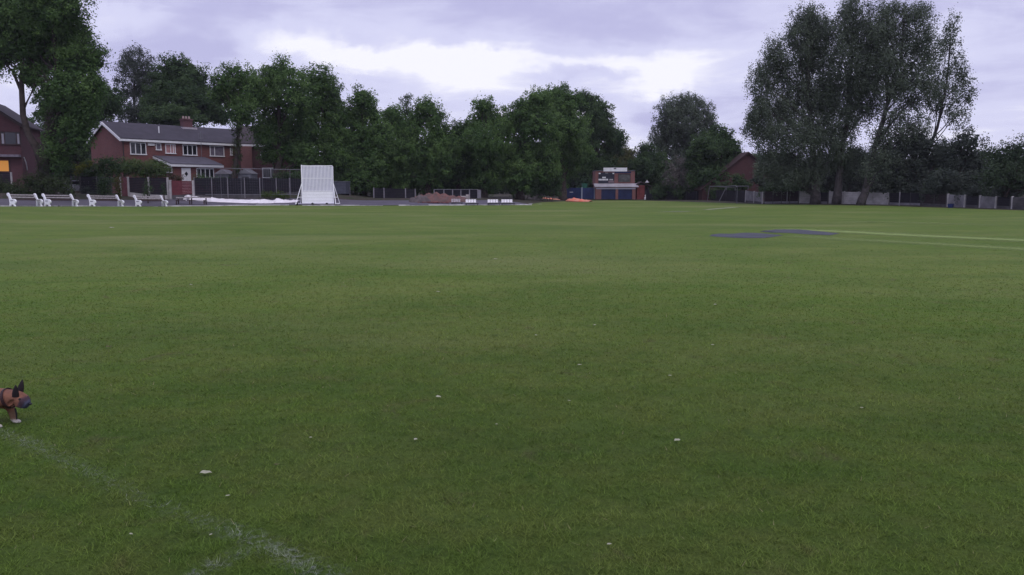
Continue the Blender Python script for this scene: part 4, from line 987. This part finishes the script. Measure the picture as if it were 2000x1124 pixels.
# ------------------------------------------------------------------ sight screen
def sightscreen():
    Y = 79.6; xa = XA(590.5, Y); xb = XA(650, Y); z0 = gz(xa, Y)+.03; L = xb-xa
    o = empty('sight_screen', (xa, Y, z0), 'tall white slatted cricket sight screen on wheels, between the tarmac and the trees', 'sight screen')
    top = at(600, 322.5, Y).z-z0; top2 = at(649, 325, Y).z-z0; z1 = at(600, 374.5, Y).z-z0; b0 = .16
    n = 22; pitch = L/n
    b = MB()
    for k in range(n):
        x = k*pitch; tt = top+(top2-top)*(k/n); b.box(x+.003, x+pitch*.5, -.02, .02, z1, tt-.02)
    b.build('slats', SCREEN, o)
    b = MB()
    for k in range(n):
        x = k*pitch; tt = top+(top2-top)*(k/n); b.box(x, x+pitch*.95, .13, .15, z1, tt-.05)
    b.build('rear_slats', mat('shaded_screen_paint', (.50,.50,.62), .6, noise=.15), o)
    b = MB()
    for k in range(8): zz0 = b0+(z1-b0)*k/8; b.box(0, L, -.03, .01, zz0, b0+(z1-b0)*(k+1)/8-.012)
    b.build('solid_panel', SCREEN, o)
    b = MB().box(-.06, 0-.002, -.04, .16, b0, top).box(L+.002, L+.06, -.04, .16, b0, top2)
    for zq in (z1+.05, (z1+top)/2, top-.08): b.box(0, L, .03, .12, zq-.03, zq+.03)
    b.box(0, L, .03, .12, b0+.3, b0+.36); b.build('frame', SCREEN, o)
    for x, s in ((-.03, -1), (L+.03, 1)):
        zt = at(650, 357, Y).z-z0
        b = MB()
        for yy in (-.9, .95):
            b.bar((x, .05, zt), (x+s*.42, yy, .12), .06)
        b.bar((x, -.0, .75), (x+s*.28, -.58, .75), .045); b.bar((x, .1, .75), (x+s*.28, .6, .75), .045)
        b.bar((x+s*.42, -1.0, .12), (x+s*.42, 1.0, .12), .08); b.build('brace', SCREEN, o)
    MB().box(-.45, L+.45, -.1, .1, .08, .155).build('base_beam', mat('base_beam_paint', (.45,.43,.5), .7, noise=.3), o)
    for x in (-.42, L*.33, L*.8, L+.38):
        for yy in (-.6 if x < 0 or x > L else -.13,):
            MB().tube([(x-.0, yy-.04, .09), (x, yy+.04, .09)], .12, 14).build('wheel', RUBBER, o)
sightscreen()

# ------------------------------------------------------------------ rows of tip-up seats, rubble
def seatrow(px0, px1, n, label, Y, m):
    xa = XA(px0, Y); xb = XA(px1, Y); z0 = gz(xa, Y)+.03; L = xb-xa; o = empty('seat_row', (xa, Y, z0), label, 'seat row', 'rows of white tip-up seats')
    p = L/n
    for k in range(n):
        x = k*p+.02; wv = p-.04
        b = MB().prism([(0,.22),(.02,.20),(.10,.50),(.085,.56),(.06,.56)], x, x+wv); b.prism([(-.02,.20),(-.34,.23),(-.36,.27),(-.02,.24)], x, x+wv)
        b.build('seat', m, o)
    b = MB().box(0, L+.25, -.05, .0, .12, .19); b.build('beam', DARK, o)
    for x in (.05, L+.12): MB().box(x, x+.06, -.22, .12, 0, .118).build('foot', DARK, o)
seatrow(881, 899, 4, 'leftmost, dimmer row of tip-up seats next to the brick rubble', 80.6, mat('grubby_plastic_seat', (.42,.38,.40), .6, noise=.4, nscale=6))
seatrow(909, 930, 4, 'second row of white tip-up seats from the rubble', 80.4, SEATW)
seatrow(952, 973, 4, 'third row of white tip-up seats from the rubble', 80.8, SEATW)
seatrow(979, 1001, 4, 'rightmost row of white tip-up seats, nearest the open grass', 81.2, SEATW)
def mound(name, label, px, Y, rx, ry, h, m, seed=1, rough=.25):
    from mathutils import noise as mn
    B = Vector((XA(px, Y), Y, gz(XA(px, Y), Y))); n = 36; V = []; F = []
    for i in range(n+1):
        for j in range(n+1):
            u = i/n*2-1; v = j/n*2-1; r = math.hypot(u, v)*(1+.25*mn.noise(Vector((u*2, v*2, seed)))); x = u*rx; y = v*ry
            z = h*max(0, 1-r*r)**.7*(1+rough*mn.noise(Vector((x*2.1, y*2.1, seed)))*2)+(.12*abs(mn.noise(Vector((x*5, y*5, seed)))) if r < 1 else -.08)
            V.append((x, y, z+gz(B.x+x, B.y+y)-B.z))
    for i in range(n):
        for j in range(n): a = i*(n+1)+j; F.append((a, a+n+1, a+n+2, a+1))
    b = MB(); b.v = V; b.f = F; o = b.build(name, m, loc=B, fix=False); return o
tag(mound('rubble_heap', '', 850, 83.5, 2.6, 1.6, .75, SOIL, 3, .3), 'largest reddish brick and soil heap right of centre-left fence', 'rubble heap', 'heaps of brick rubble')
tag(mound('rubble_heap', '', 823, 82.6, 1.3, 1.1, .62, mat('grey_soil', (.11,.09,.09), .95, noise=.4, nscale=2, bump=1, bscale=8), 8), 'grey soil heap at the left end of the brick rubble', 'rubble heap', 'heaps of brick rubble')
tag(mound('rubble_heap', '', 885, 84.2, 1.9, 1.3, .45, SOIL, 11), 'low reddish heap behind the dim row of seats', 'rubble heap', 'heaps of brick rubble')
o = empty('rubbish_pile', (XA(908, 87), 87, gz(XA(908, 87), 87)), 'little pale rubbish pile behind the second row of seats', 'rubbish')
MB().box(-.45, .1, -.2, .3, 0, .35).box(.12, .5, -.25, .1, 0, .5).build('blocks', PALERUB, o)
rnd = random.Random(2)
for i, (px, lab) in enumerate([(838, 'scattered broken bricks before the largest heap, left batch'), (868, 'scattered broken bricks before the largest heap, right batch')]):
    b = MB()
    for k in range(22):
        x, y = rnd.uniform(-1.1, 1.1), rnd.uniform(-.4, .3); a = rnd.uniform(0, 3); b.mt = Matrix.Translation((x, y, .03)) @ Matrix.Rotation(a, 4, 'Z') @ Matrix.Rotation(rnd.uniform(-.5, .5), 4, 'X'); b.box(-.11, .11, -.05, .05, 0, .09)
    Yq = 81.6; o = b.build('broken_bricks', BRICK, loc=(XA(px, Yq), Yq, gz(XA(px, Yq), Yq)+.03)); tag(o, lab, 'bricks', kind='stuff')

# pile + orange strip left of the container
o = empty('rubbish_pile', (XA(1046, 104), 104, gz(XA(1046, 104), 104)), 'pale rubble and boards heaped left of the blue metal panels', 'rubbish')
MB().prism([(-1.2,0),(1.0,0),(.7,.32),(-.3,.5),(-.9,.25)], -.4, .5, 'y').build('boards', PALERUB, o)
MB().prism([(-.5,.45),(1.0,.5),(.9,.72),(-.2,.75)], -.2, .3, 'y').build('sacks', mat('grey_sacks', (.22,.2,.2), .9), o)
sheet('orange_netting', 'thin orange strip on the ground left of the blue metal panels', 'netting', [(lp(1055, 110), .12, .3), (lp(1075, 110), .16, .4), (lp(1093, 110.5), .08, .2)], ORANGE, seed=9, n=30, across=6)
sheet('orange_netting', 'bright orange crumpled plastic netting on the grass before the blue metal panels', 'netting',
      [(lp(1112, 107), .30, .5), (lp(1120, 105), .42, .9), (lp(1132, 103.5), .30, 1.0), (lp(1145, 102.5), .2, .8), (lp(1154, 102), .14, .4)], ORANGE, seed=12, n=60, across=12)
tag(MB().tube([(-.3,0,.1),(.3,.1,.12)], .1, 8).build('white_scrap', TARP, loc=(XA(1105, 113), 113, 0.05)), 'small white scrap left of the bright orange netting', 'scrap')

# blue metal panels
Yc = 119; B = Vector((XA(1096, Yc), Yc, gz(XA(1096, Yc), Yc))); o = empty('blue_panel_fence', B, 'navy blue metal panel fence left of the scoreboard building', 'fence')
for x0, x1 in ((1097, 1135), (1138, 1160)):
    a = XA(x0, Yc)-B.x; c = XA(x1, Yc)-B.x; z1 = at(x0, 367.5, Yc).z-B.z; b = MB(); k = a
    while k < c-.01: b.box(k, min(k+.14, c), -.03, .03, 0.02, z1); k += .17
    b.box(a, c, .031, .06, .03, z1-.01); b.box(a, c, -.05, -.031, z1-.1, z1); b.build('panel', BLUEC, o)
for x in (1136.5, 1161): a = XA(x, Yc)-B.x; MB().box(a-.08, a+.08, -.08, .08, 0, z1+.08).build('post', mat('pale_post', (.3,.33,.42), .7), o)
a = XA(1116, Yc)-B.x; MB().box(a-.25, a+.25, -.06, -.052, .95, 1.03).build('nameplate', WHITE, o)
Yg = 120.6; B = Vector((XA(1128, Yg), Yg, 0)); o = empty('green_container', B, 'green steel container showing above the blue metal panels', 'container')
z1 = at(1141, 358.5, Yg).z; MB().box(XA(1138, Yg)-B.x, XA(1147, Yg)-B.x, 0, 2, 0, z1).build('body', GREENP, o); MB().box(0, XA(1156, Yg)-B.x, .1, 2.5, 0, z1-.62).build('lower_body', GREENP, o)

# ------------------------------------------------------------------ scoreboard building
def scoreboard():
    Y = 120; xa = XA(1162.5, Y); B = Vector((xa, Y, gz(xa, Y))); o = empty('scoreboard_building', B, 'two-storey brick cricket scoreboard building with two navy garage doors', 'building')
    X = lambda px, yy=Y: XA(px, yy)-B.x; Z = lambda py, yy=Y: at(1200, py, yy).z-B.z
    W = X(1239.5); zt = Z(334.5); zc = Z(361)
    # upper brick storey with its openings left dark behind
    MB().box(0, W, 0, 4, zc, zt).build('upper_wall', BRICK3, o)
    MB().box(-.05, W+.05, -.08, 4.05, zt+.003, zt+.12).build('parapet', GREYSHED, o)
    bd_ = MB().box(X(1168.5), X(1199.5), -.07, -.003, Z(358.5), Z(337.5)).build('score_panel', BOARD, o)
    def plate(x0, x1, y0, y1, m=WHITE): MB().box(X(x0), X(x1), -.085, -.073, Z(y1), Z(y0)).build('number_plate', m, bd_)
    plate(1169, 1172.5, 338, 340.2); plate(1181.5, 1187, 337.8, 339, CONC); plate(1195.8, 1199, 338, 340.2)
    for k in range(3): plate(1176+k*2.3, 1178+k*2.3, 345.8, 348.6)
    for k in range(7): plate(1168.8+k*2.7, 1171+k*2.7, 349.8, 352.8)
    for k in range(3): plate(1190+k*2.4, 1192+k*2.4, 350, 352.6, CONC)
    plate(1188, 1199, 353.5, 357.5, mat('pinkish_board', (.20,.15,.17), .8, noise=.3))
    MB().box(X(1200), X(1232), -.05, -.003, Z(338.6), Z(335.8)).build('blue_band', BLUE, o)
    w_ = MB().box(X(1208), X(1230), -.05, -.003, Z(356), Z(341)).build('shutter', GREYWIN, o)
    MB().box(X(1208), X(1230), -.08, -.052, Z(341), Z(340)).box(X(1230), X(1231), -.08, -.003, Z(356), Z(340)).box(X(1207), X(1208), -.08, -.003, Z(356), Z(340)).build('shutter_frame', WOODD, w_)
    sg = MB().box(X(1178), X(1224), -.12, -.04, zt-.06, Z(328)).build('sign', WHITE, o)
    em = MB(); xm = X(1200); zm = (Z(328)+zt)/2+.1
    em.prism([(xm-.22, zm-.02), (xm-.08, zm+.1), (xm+.02, zm+.03), (xm+.12, zm+.12), (xm+.26, zm-.03), (xm+.02, zm-.1)], -.13, -.121, 'y'); em.build('sign_emblem', BOARD, sg)
    # lower storey
    d = 1.6
    zr0, zr1 = at(1200, 366.3, Y-d).z-B.z, Z(360)
    MB().prism([(-d-.1, zr0), (-.004, zr1), (-.004, zr1+.1), (-d-.1, zr0+.1)], -.25, W+.35).build('canopy_roof', GREYROOF, o)
    MB().box(X(1164, Y-d), X(1241.5, Y-d), -d-.06, -d+.02, Z(369.8), Z(368.2)).build('door_lintel', mat('lintel_paint', (.33,.33,.42), .7), o)
    Xd = lambda px: XA(px, Y-d)-B.x
    b = MB()
    for x0, x1 in ((1163, 1174.5), (1202.5, 1207.5), (1235, 1241.5)): b.box(Xd(x0), Xd(x1), -d, -d+.3, 0, zr0-.005)
    b.box(Xd(1163)+.01, Xd(1163)+.28, -d+.3, 3.9, 0, zr0-.1).box(Xd(1241.5)-.28, Xd(1241.5)-.01, -d+.3, 3.9, 0, zr0-.1).box(.1, W-.1, 0.01, 3.9, 0, zc-.01)
    b.build('lower_wall', BRICK3, o)
    for x0, x1 in ((1174.6, 1202.4), (1207.6, 1234.9)):
        b = MB(); n = 10
        zt2 = Z(369.9)
        for k in range(n): b.box(Xd(x0), Xd(x1), -d+.1, -d+.14+(.012 if k % 2 else 0), .04+(zt2-.04)*k/n, .04+(zt2-.04)*(k+1)/n-.01)
        b.build('garage_door', BLUE, o)
    # small brick shed
    Ys = 119; xs = XA(1244, Ys); o2 = empty('brick_shed', (xs, Ys, gz(xs, Ys)), 'small dark red brick shed with open doorway, right of the scoreboard building', 'shed')
    w1 = XA(1259, Ys)-xs; w2 = XA(1272, Ys)-xs; h0 = at(1250, 362, Ys).z
    MB().box(0, w1, 0, 2.4, 0, h0-.1).build('wall', REDSHED, o2)
    MB().box(w2-.1, w2, 0, .1, 0, h0-.35).box(w1+.005, w2-.11, 2.2, 2.4, 0, h0-.3).build('porch_frame', WOODD, o2)
    MB().prism([(0,h0-.09),(w1*.55,h0+.3),(w2+.1,h0-.3),(w2+.1,h0-.2),(w1*.55,h0+.42),(-.1,h0+.02)], -.15, 2.5, 'y').build('roof', SLATE2, o2)
    MB().box(w1+.02, w2-.12, .8, .9, 0, h0-.6).build('doorway', DARK, o2)  # dark panel standing in for the shade inside the open doorway
    # pale finial-like lamp on the shed roof
    o3 = MB().tube([(0,0,0),(0,0,.3),(0,0,.42)], [.05,.06,.02], 8).box(-.28, .28, -.1, .1, .06, .15).box(-.12,.12,-.08,.08,.15,.22).build('bird_table', SEATW, loc=(XA(1265, 118.9)+.0, 119.6, at(1265, 357.5, 119.6).z))
    tag(o3, 'small white cross-shaped ornament on the little brick shed roof', 'ornament')
    o4 = MB().tube([(0,0,0),(0,0,.3),(.02,0,.36),(.02,0,.6),(0,0,.7)], [.14,.16,.06,.09,.05], 9).build('garden_urn', SEATW, loc=(XA(1260.5, 118), 118, gz(XA(1260.5, 118), 118))); tag(o4, 'small white urn at the doorway of the little brick shed', 'urn')
scoreboard()

# ------------------------------------------------------------------ metal frame (practice net frame) on the right
FRAMEM = mat('dull_frame_metal', (.12, .115, .13), .6, noise=.3)
def netframe():
    Y = 100; B = Vector((XA(1382, Y), Y, gz(XA(1382, Y), Y))); o = empty('practice_net_frame', B, 'empty grey tubular frame of cricket nets left of the tall poplars', 'net frame')
    def P(px, py, yy): q = at(px, py, yy)-B; return tuple(q)
    def up(px, yy, top, r=.04, foot=None):
        t = P(px, top, yy); f = (XA(foot or px, yy)-B.x, yy-B.y, gz(XA(foot or px, yy), yy)-B.z); MB().tube([f, t], r, 7).build('post', FRAMEM, o); return t
    a = up(1386, 104, 364.5, foot=1382); c = up(1462, 98, 364, .05, foot=1458); d = up(1440, 90, 366, .045); e = up(1436, 103, 367); f = up(1419, 104, 366); h = up(1403, 106, 372, foot=1401)
    MB().tube([P(1418, 367, 97), P(1405, 393, 97)], .05, 7).build('brace', FRAMEM, o)
    MB().tube([a, P(1417, 364.5, 101), c], .05, 7).build('top_rail', FRAMEM, o); MB().tube([P(1417, 364.5, 101), P(1437, 363, 96), d], .045, 7).build('top_rail', FRAMEM, o)
    MB().tube([a, e], .03, 6).build('top_rail', FRAMEM, o)
netframe()
# thin pale posts standing by the right fence
for px, Yp, top, lab in ((1538, 86, 372, 'thin pale post before the dark fence below the red gable'), (1758, 77, 376, 'thin pale post right of the whitish fence')):
    z = at(px, top, Yp).z; zg = gz(XA(px, Yp), Yp); o = MB().tube([(0,0,0),(0,0,z-zg)], .05, 8).tube([(0,0,z-zg),(0,0,z-zg+.05)], [.06,.03], 8).build('fence_post', CONCG, loc=(XA(px, Yp), Yp, zg)); tag(o, lab, 'post')

# ------------------------------------------------------------------ flat pitch covers on the square
def mat_cover(label, pts):
    from mathutils import noise as mn
    P = [gp(*p) for p in pts]; B = sum(P, Vector())/len(P); B.z = 0; n = len(P); bm = bmesh.new()
    vs = [bm.verts.new((p.x-B.x, p.y-B.y, .012)) for p in P]; f = bm.faces.new(vs); bmesh.ops.triangulate(bm, faces=[f])
    bmesh.ops.subdivide_edges(bm, edges=bm.edges[:], cuts=6, use_grid_fill=True)
    for v in bm.verts: v.co.z += .03+.03*mn.noise(v.co*1.1)
    for v in bm.verts:
        if v.is_boundary: v.co.z = .006
    me = bpy.data.meshes.new('pitch_cover'); bm.normal_update(); bm.to_mesh(me); bm.free(); me.materials.append(COVER)
    o = bpy.data.objects.new('pitch_cover', me); COL.objects.link(o); o.location = B; tag(o, label, 'cover', 'flat pitch covers'); return o
mat_cover('nearer slate-blue flat cover lying on the grass, left of its pair', [(1384,461.5),(1408,458.5),(1440,457.2),(1490,457.8),(1530,460),(1510,463.5),(1490,466),(1440,465.5),(1400,463)])
mat_cover('farther narrow slate-blue cover lying beside the mown strip, right of its pair', [(1484,453),(1510,450.5),(1560,450.8),(1600,453),(1640,457),(1620,460),(1580,458.5),(1540,455.6),(1505,455)])

# ------------------------------------------------------------------ fallen leaves
LEAFP = mat('pale_dry_leaf', (.34, .34, .24), .7, noise=.25, nscale=30); LEAFB = mat('brown_dry_leaf', (.10, .085, .04), .8, noise=.3, nscale=30)
def leafthing(px, py, w_, label, m=LEAFP, rz=0, asp=.5):
    p = gp(px, py, .012); d = math.hypot(p.y, H); w = w_*d/1570; V = []; F = []
    n = 9
    for i in range(n):
        t = i/(n-1); x = (t-.5)*w; hw = w*asp*.5*math.sin(PI*min(1, t*1.02))**.7*(1-.35*t)+.0004
        curl = .07*w*math.sin(PI*t)+.05*w*math.sin(t*9)
        V += [(x, -hw, curl+hw*.5), (x, 0, curl), (x, hw, curl+hw*.45)]
    for i in range(n-1):
        for j in range(2): a = i*3+j; F.append((a, a+3, a+4, a+1))
    b = MB(); b.v = V; b.f = F
    o = b.build('fallen_leaf', m, loc=(p.x, p.y, .016), smooth=True, fix=False); o.rotation_euler = (R(14), 0, rz)
    s = o.modifiers.new('thickness', 'SOLIDIFY'); s.thickness = .0006
    return tag(o, label, 'leaf', 'fallen leaves on the field')
for a in [(402,926,24,'largest pale leaf, lying in the left foreground right of the white line',LEAFP,.1,.5),(1323,862,15,'pale leaf lying alone in the right foreground',LEAFP,.4,.6),
          (856,777,13,'folded pale leaf in the middle of the near grass',LEAFP,-.5,.6),(812,860,9,'tiny white leaf below the folded pale leaf',LEAFP,.9,.8),(1132,714,9,'small pale leaf right of centre, nearer than its two neighbours',LEAFP,0,.4),
          (1162,636,6,'whitish leaf speck right of centre near the middle distance',LEAFP,.5,.8),(1047,656,5,'tiny leaf speck just left of the vertical middle right',LEAFP,0,.8),(1309,735,8,'small leaf above the pale leaf of the right foreground',LEAFP,.2,.4),
          (1392,675,7,'small leaf in the middle right of the field',LEAFP,-.2,.5),(1397,596,7,'bright leaf speck in the middle right, farther off',LEAFP,.2,.6),(856,571,9,'brownish leaf in the centre, far off',LEAFP,.1,.35),
          (373,557,8,'pale leaf on the left middle distance',LEAFP,.1,.35),(968,507,9,'farthest pale leaf near the centre',LEAFP,0,.35),(218,446,12,'pale leaf far off near the left benches',LEAFP,0,.4),
          (1683,798,7,'pale leaf speck at the right, nearer than the centre',LEAFP,0,.5),(445,970,9,'small leaf below the largest pale leaf',LEAFP,.6,.4),(541,909,12,'dark twig-like leaf right of the largest pale leaf',LEAFB,.3,.3),
          (212,679,14,'brown crumpled leaf above and right of the dog',LEAFB,0,.4),(607,856,6,'tiny pale speck of leaf between the line and the folded leaf',LEAFP,.3,.6),(256,1045,9,'pale leaf near the bottom left',LEAFP,-.3,.4),
          (412,1046,7,'small leaf where the two white lines meet',LEAFP,1.0,.5),(1190,1065,10,'pale torn leaf near the bottom right of centre',LEAFP,.2,.5),(1112,784,6,'tiny leaf speck right of the folded pale leaf',LEAFP,0,.4),
          (970,830,5,'minute pale speck of leaf near the centre foreground',LEAFP,0,.5),(616,707,8,'brown leaf in the left middle of the field',LEAFB,.2,.4)]:
    leafthing(*a)

# ------------------------------------------------------------------ dog
def dog():
    gpz = gp(25, 829); B = Vector((gpz.x+.014, gpz.y-.02, -.004)); root = empty('dog', B, 'small tan dog with dark muzzle and pricked black ears walking in at the left edge', 'dog', None, R(-6))
    V = []; E = []; Rr = []
    def v(p, r, par=None):
        V.append(p); Rr.append(r if hasattr(r, '__len__') else (r, r)); i = len(V)-1
        if par is not None: E.append((par, i))
        return i
    pel = v((-.43,0,.185), (.062,.066)); mid = v((-.32,0,.178), (.064,.072), pel); ch = v((-.20,0,.178), (.075,.084), mid); ch2 = v((-.115,0,.180), (.078,.088), ch)
    nk = v((-.040,0,.196), (.062,.068), ch2); sk = v((.022,0,.202), (.058,.058), nk); br = v((.060,0,.192), (.052,.050), sk); ck = v((.086,0,.168), (.044,.042), br); mz = v((.108,0,.152), (.037,.034), ck); tip = v((.124,0,.144), (.030,.028), mz)
    for s in (-1, 1):
        jw = v((.088, s*.026, .138), (.026,.024), ck)
        ckk = v((.028, s*.036, .180), (.030,.03), sk)
    fl = [(-.068,.050,.145),(-.050,.058,.095),(-.043,.058,.045),(-.036,.058,.016),(-.004,.058,.012)]
    fn = [(-.10,-.055,.145),(-.10,-.062,.095),(-.105,-.06,.045),(-.085,-.06,.016),(-.052,-.06,.012)]
    for leg in (fl, fn):
        par = ch2
        for p, r in zip(leg, (.040,.028,.021,.019,.016)): par = v(p, r, par)
        for dy in (-.012, .012): v((leg[-1][0]+.014, leg[-1][1]+dy, .009), .0085, par)
    for s, k in ((1, .03), (-1, -.05)):
        par = pel
        for p, r in zip([(-.43+k*.3, s*.05, .14),(-.40+k, s*.058,.10),(-.455+k, s*.056,.06),(-.44+k, s*.056,.016),(-.41+k, s*.056,.012)], (.044,.032,.018,.018,.015)): par = v(p, r, par)
    v((-.49,0,.205), (.018,.018), pel)
    me = bpy.data.meshes.new('body'); me.from_pydata(V, E, []); o = bpy.data.objects.new('body', me); COL.objects.link(o)
    sm = o.modifiers.new('skin', 'SKIN'); sm.use_smooth_shade = True
    for i, d in enumerate(me.skin_vertices[0].data): d.radius = Rr[i]; d.use_root = (i == 0)
    ssf = o.modifiers.new('sub', 'SUBSURF'); ssf.levels = 3; ssf.render_levels = 3
    m = bpy.data.materials.new('dog_coat'); m.use_nodes = True; g = NT(m.node_tree); b = m.node_tree.nodes['Principled BSDF']
    co = g.objc(); s = g.new('ShaderNodeSeparateXYZ'); g.l.new(co, s.inputs[0]); X_, Y_, Z_ = s.outputs
    n = g.noise(co, 40, 4, .6); nb = g.m('MULTIPLY', g.m('SUBTRACT', n, .5), .04)
    fur = g.mix(g.ramp(g.noise(co, 14, 4, .6), .3, .7), (.22, .098, .062), (.14, .062, .042))
    fine = g.noise(g.vm('MULTIPLY', co, (60, 200, 200)), 1.5, 3, .6); fur = g.mix(1.0, fur, g.m('ADD', .6, g.m('MULTIPLY', fine, .8)), 'MULTIPLY')
    # dark mask: along the muzzle axis
    ax = g.m('ADD', g.m('SUBTRACT', X_, g.m('MULTIPLY', Z_, .55)), nb)
    fur = g.mix(g.ramp(ax, -.030, -.010), fur, fur)
    fur = g.mix(g.ramp(ax, -.018, .0), fur, (.05, .03, .04))
    fur = g.mix(g.ramp(ax, .012, .030), fur, (.050, .055, .085))
    belly = g.m('MULTIPLY', g.ramp(g.m('ADD', Z_, nb), .118, .098), g.ramp(X_, -.06, -.12))
    fur = g.mix(belly, fur, (.26, .21, .18))
    legc = g.ramp(g.m('ADD', Z_, nb), .105, .075); fur = g.mix(g.m('MULTIPLY', legc, .6), fur, (.17, .12, .075))
    paw = g.ramp(g.m('ADD', Z_, g.m('MULTIPLY', nb, .5)), .036, .022); fur = g.mix(paw, fur, (.46, .43, .37))
    g.l.new(fur, b.inputs['Base Color']); b.inputs['Roughness'].default_value = .75; b.inputs['Specular IOR Level'].default_value = .2
    bp = g.new('ShaderNodeBump'); bp.inputs['Strength'].default_value = .5; bp.inputs['Distance'].default_value = .003; g.l.new(fine, bp.inputs['Height']); g.l.new(bp.outputs[0], b.inputs['Normal'])
    me.materials.append(m); o.parent = root
    EAR = mat('black_brown_ear', (.010, .006, .008), .8); EYE = mat('dark_eye', (.006, .005, .005), .35, .3); NOSE = mat('dog_nose', (.012, .012, .016), .35)
    for s, tx, tz in ((-1, .078, .298), (1, .058, .312)):
        bx, by, bz2 = (.040 if s > 0 else .062), s*.036, (.236 if s > 0 else .225)
        b = MB(); prof = [(0, .026, .013), (.25, .026, .012), (.5, .022, .010), (.78, .013, .007), (1, .003, .002)]
        n = 8; Vv = []; Ff = []
        for t, wx, wy in prof:
            c = Vector((bx+(tx-bx)*t, by+s*.010*t, bz2-.012+(tz-bz2+.012)*t))
            for k in range(n):
                a = 2*PI*k/n; Vv.append((c.x+math.cos(a)*wx, c.y+math.sin(a)*wy, c.z))
        for i in range(len(prof)-1):
            for k in range(n): Ff.append((i*n+k, i*n+(k+1) % n, (i+1)*n+(k+1) % n, (i+1)*n+k))
        Ff.append(tuple(range((len(prof)-1)*n, len(prof)*n))); b.add(Vv, Ff); e = b.build('ear', EAR, root, smooth=True)
        # eyes
        eb = bmesh.new(); bmesh.ops.create_uvsphere(eb, u_segments=12, v_segments=8, radius=.010); mm = bpy.data.meshes.new('eye'); eb.to_mesh(mm); eb.free(); mm.materials.append(EYE)
        eo = bpy.data.objects.new('eye', mm); COL.objects.link(eo); eo.parent = root; eo.location = (.093, s*.036, .196)
    nb_ = bmesh.new(); bmesh.ops.create_uvsphere(nb_, u_segments=14, v_segments=10, radius=.010); mm = bpy.data.meshes.new('nose'); nb_.to_mesh(mm); nb_.free(); mm.materials.append(NOSE)
    no = bpy.data.objects.new('nose', mm); COL.objects.link(no); no.parent = root; no.location = (.140, 0, .156); no.scale = (.8, 1.3, .8)
    # collar: a band round the neck, and a hanging strap
    b = MB(); n = 24; Vv = []; Ff = []; ctr = Vector((-.014, 0, .192)); axd = Vector((.95, 0, .30)).normalized(); u = Vector((0, 1, 0)); w2 = axd.cross(u)
    for k in range(n):
        a = 2*PI*k/n
        for off, rr_ in ((-.010, 1.0), (.010, 1.0), (.010, 1.07), (-.010, 1.07)):
            Vv.append(ctr+axd*off+u*math.cos(a)*.063*rr_+w2*math.sin(a)*.067*rr_)
    for k in range(n):
        for j in range(4): q = (k+1) % n; Ff.append((k*4+j, q*4+j, q*4+(j+1) % 4, k*4+(j+1) % 4))
    b.add(Vv, Ff); b.build('collar', mat('dark_brown_collar', (.03,.012,.014), .6), root)
    MB().tube([(.032,-.01,.125),(.040,-.01,.085),(.038,-.01,.048)], [.006,.006,.004], 6).build('strap', mat('black_strap', (.01,.01,.01), .7), root)
dog()

# ------------------------------------------------------------------ evening air
def haze():
    b = MB().box(-260, 260, -60, 240, -1.6, 32); m = bpy.data.materials.new('haze'); m.use_nodes = True; n = m.node_tree.nodes; n.clear()
    v = n.new('ShaderNodeVolumePrincipled'); v.inputs['Density'].default_value = .00018; v.inputs['Color'].default_value = (.86, .86, .95, 1); v.inputs['Anisotropy'].default_value = .2
    o = n.new('ShaderNodeOutputMaterial'); m.node_tree.links.new(v.outputs[0], o.inputs['Volume'])
    h = b.build('haze', m); h['kind'] = 'stuff'
haze()
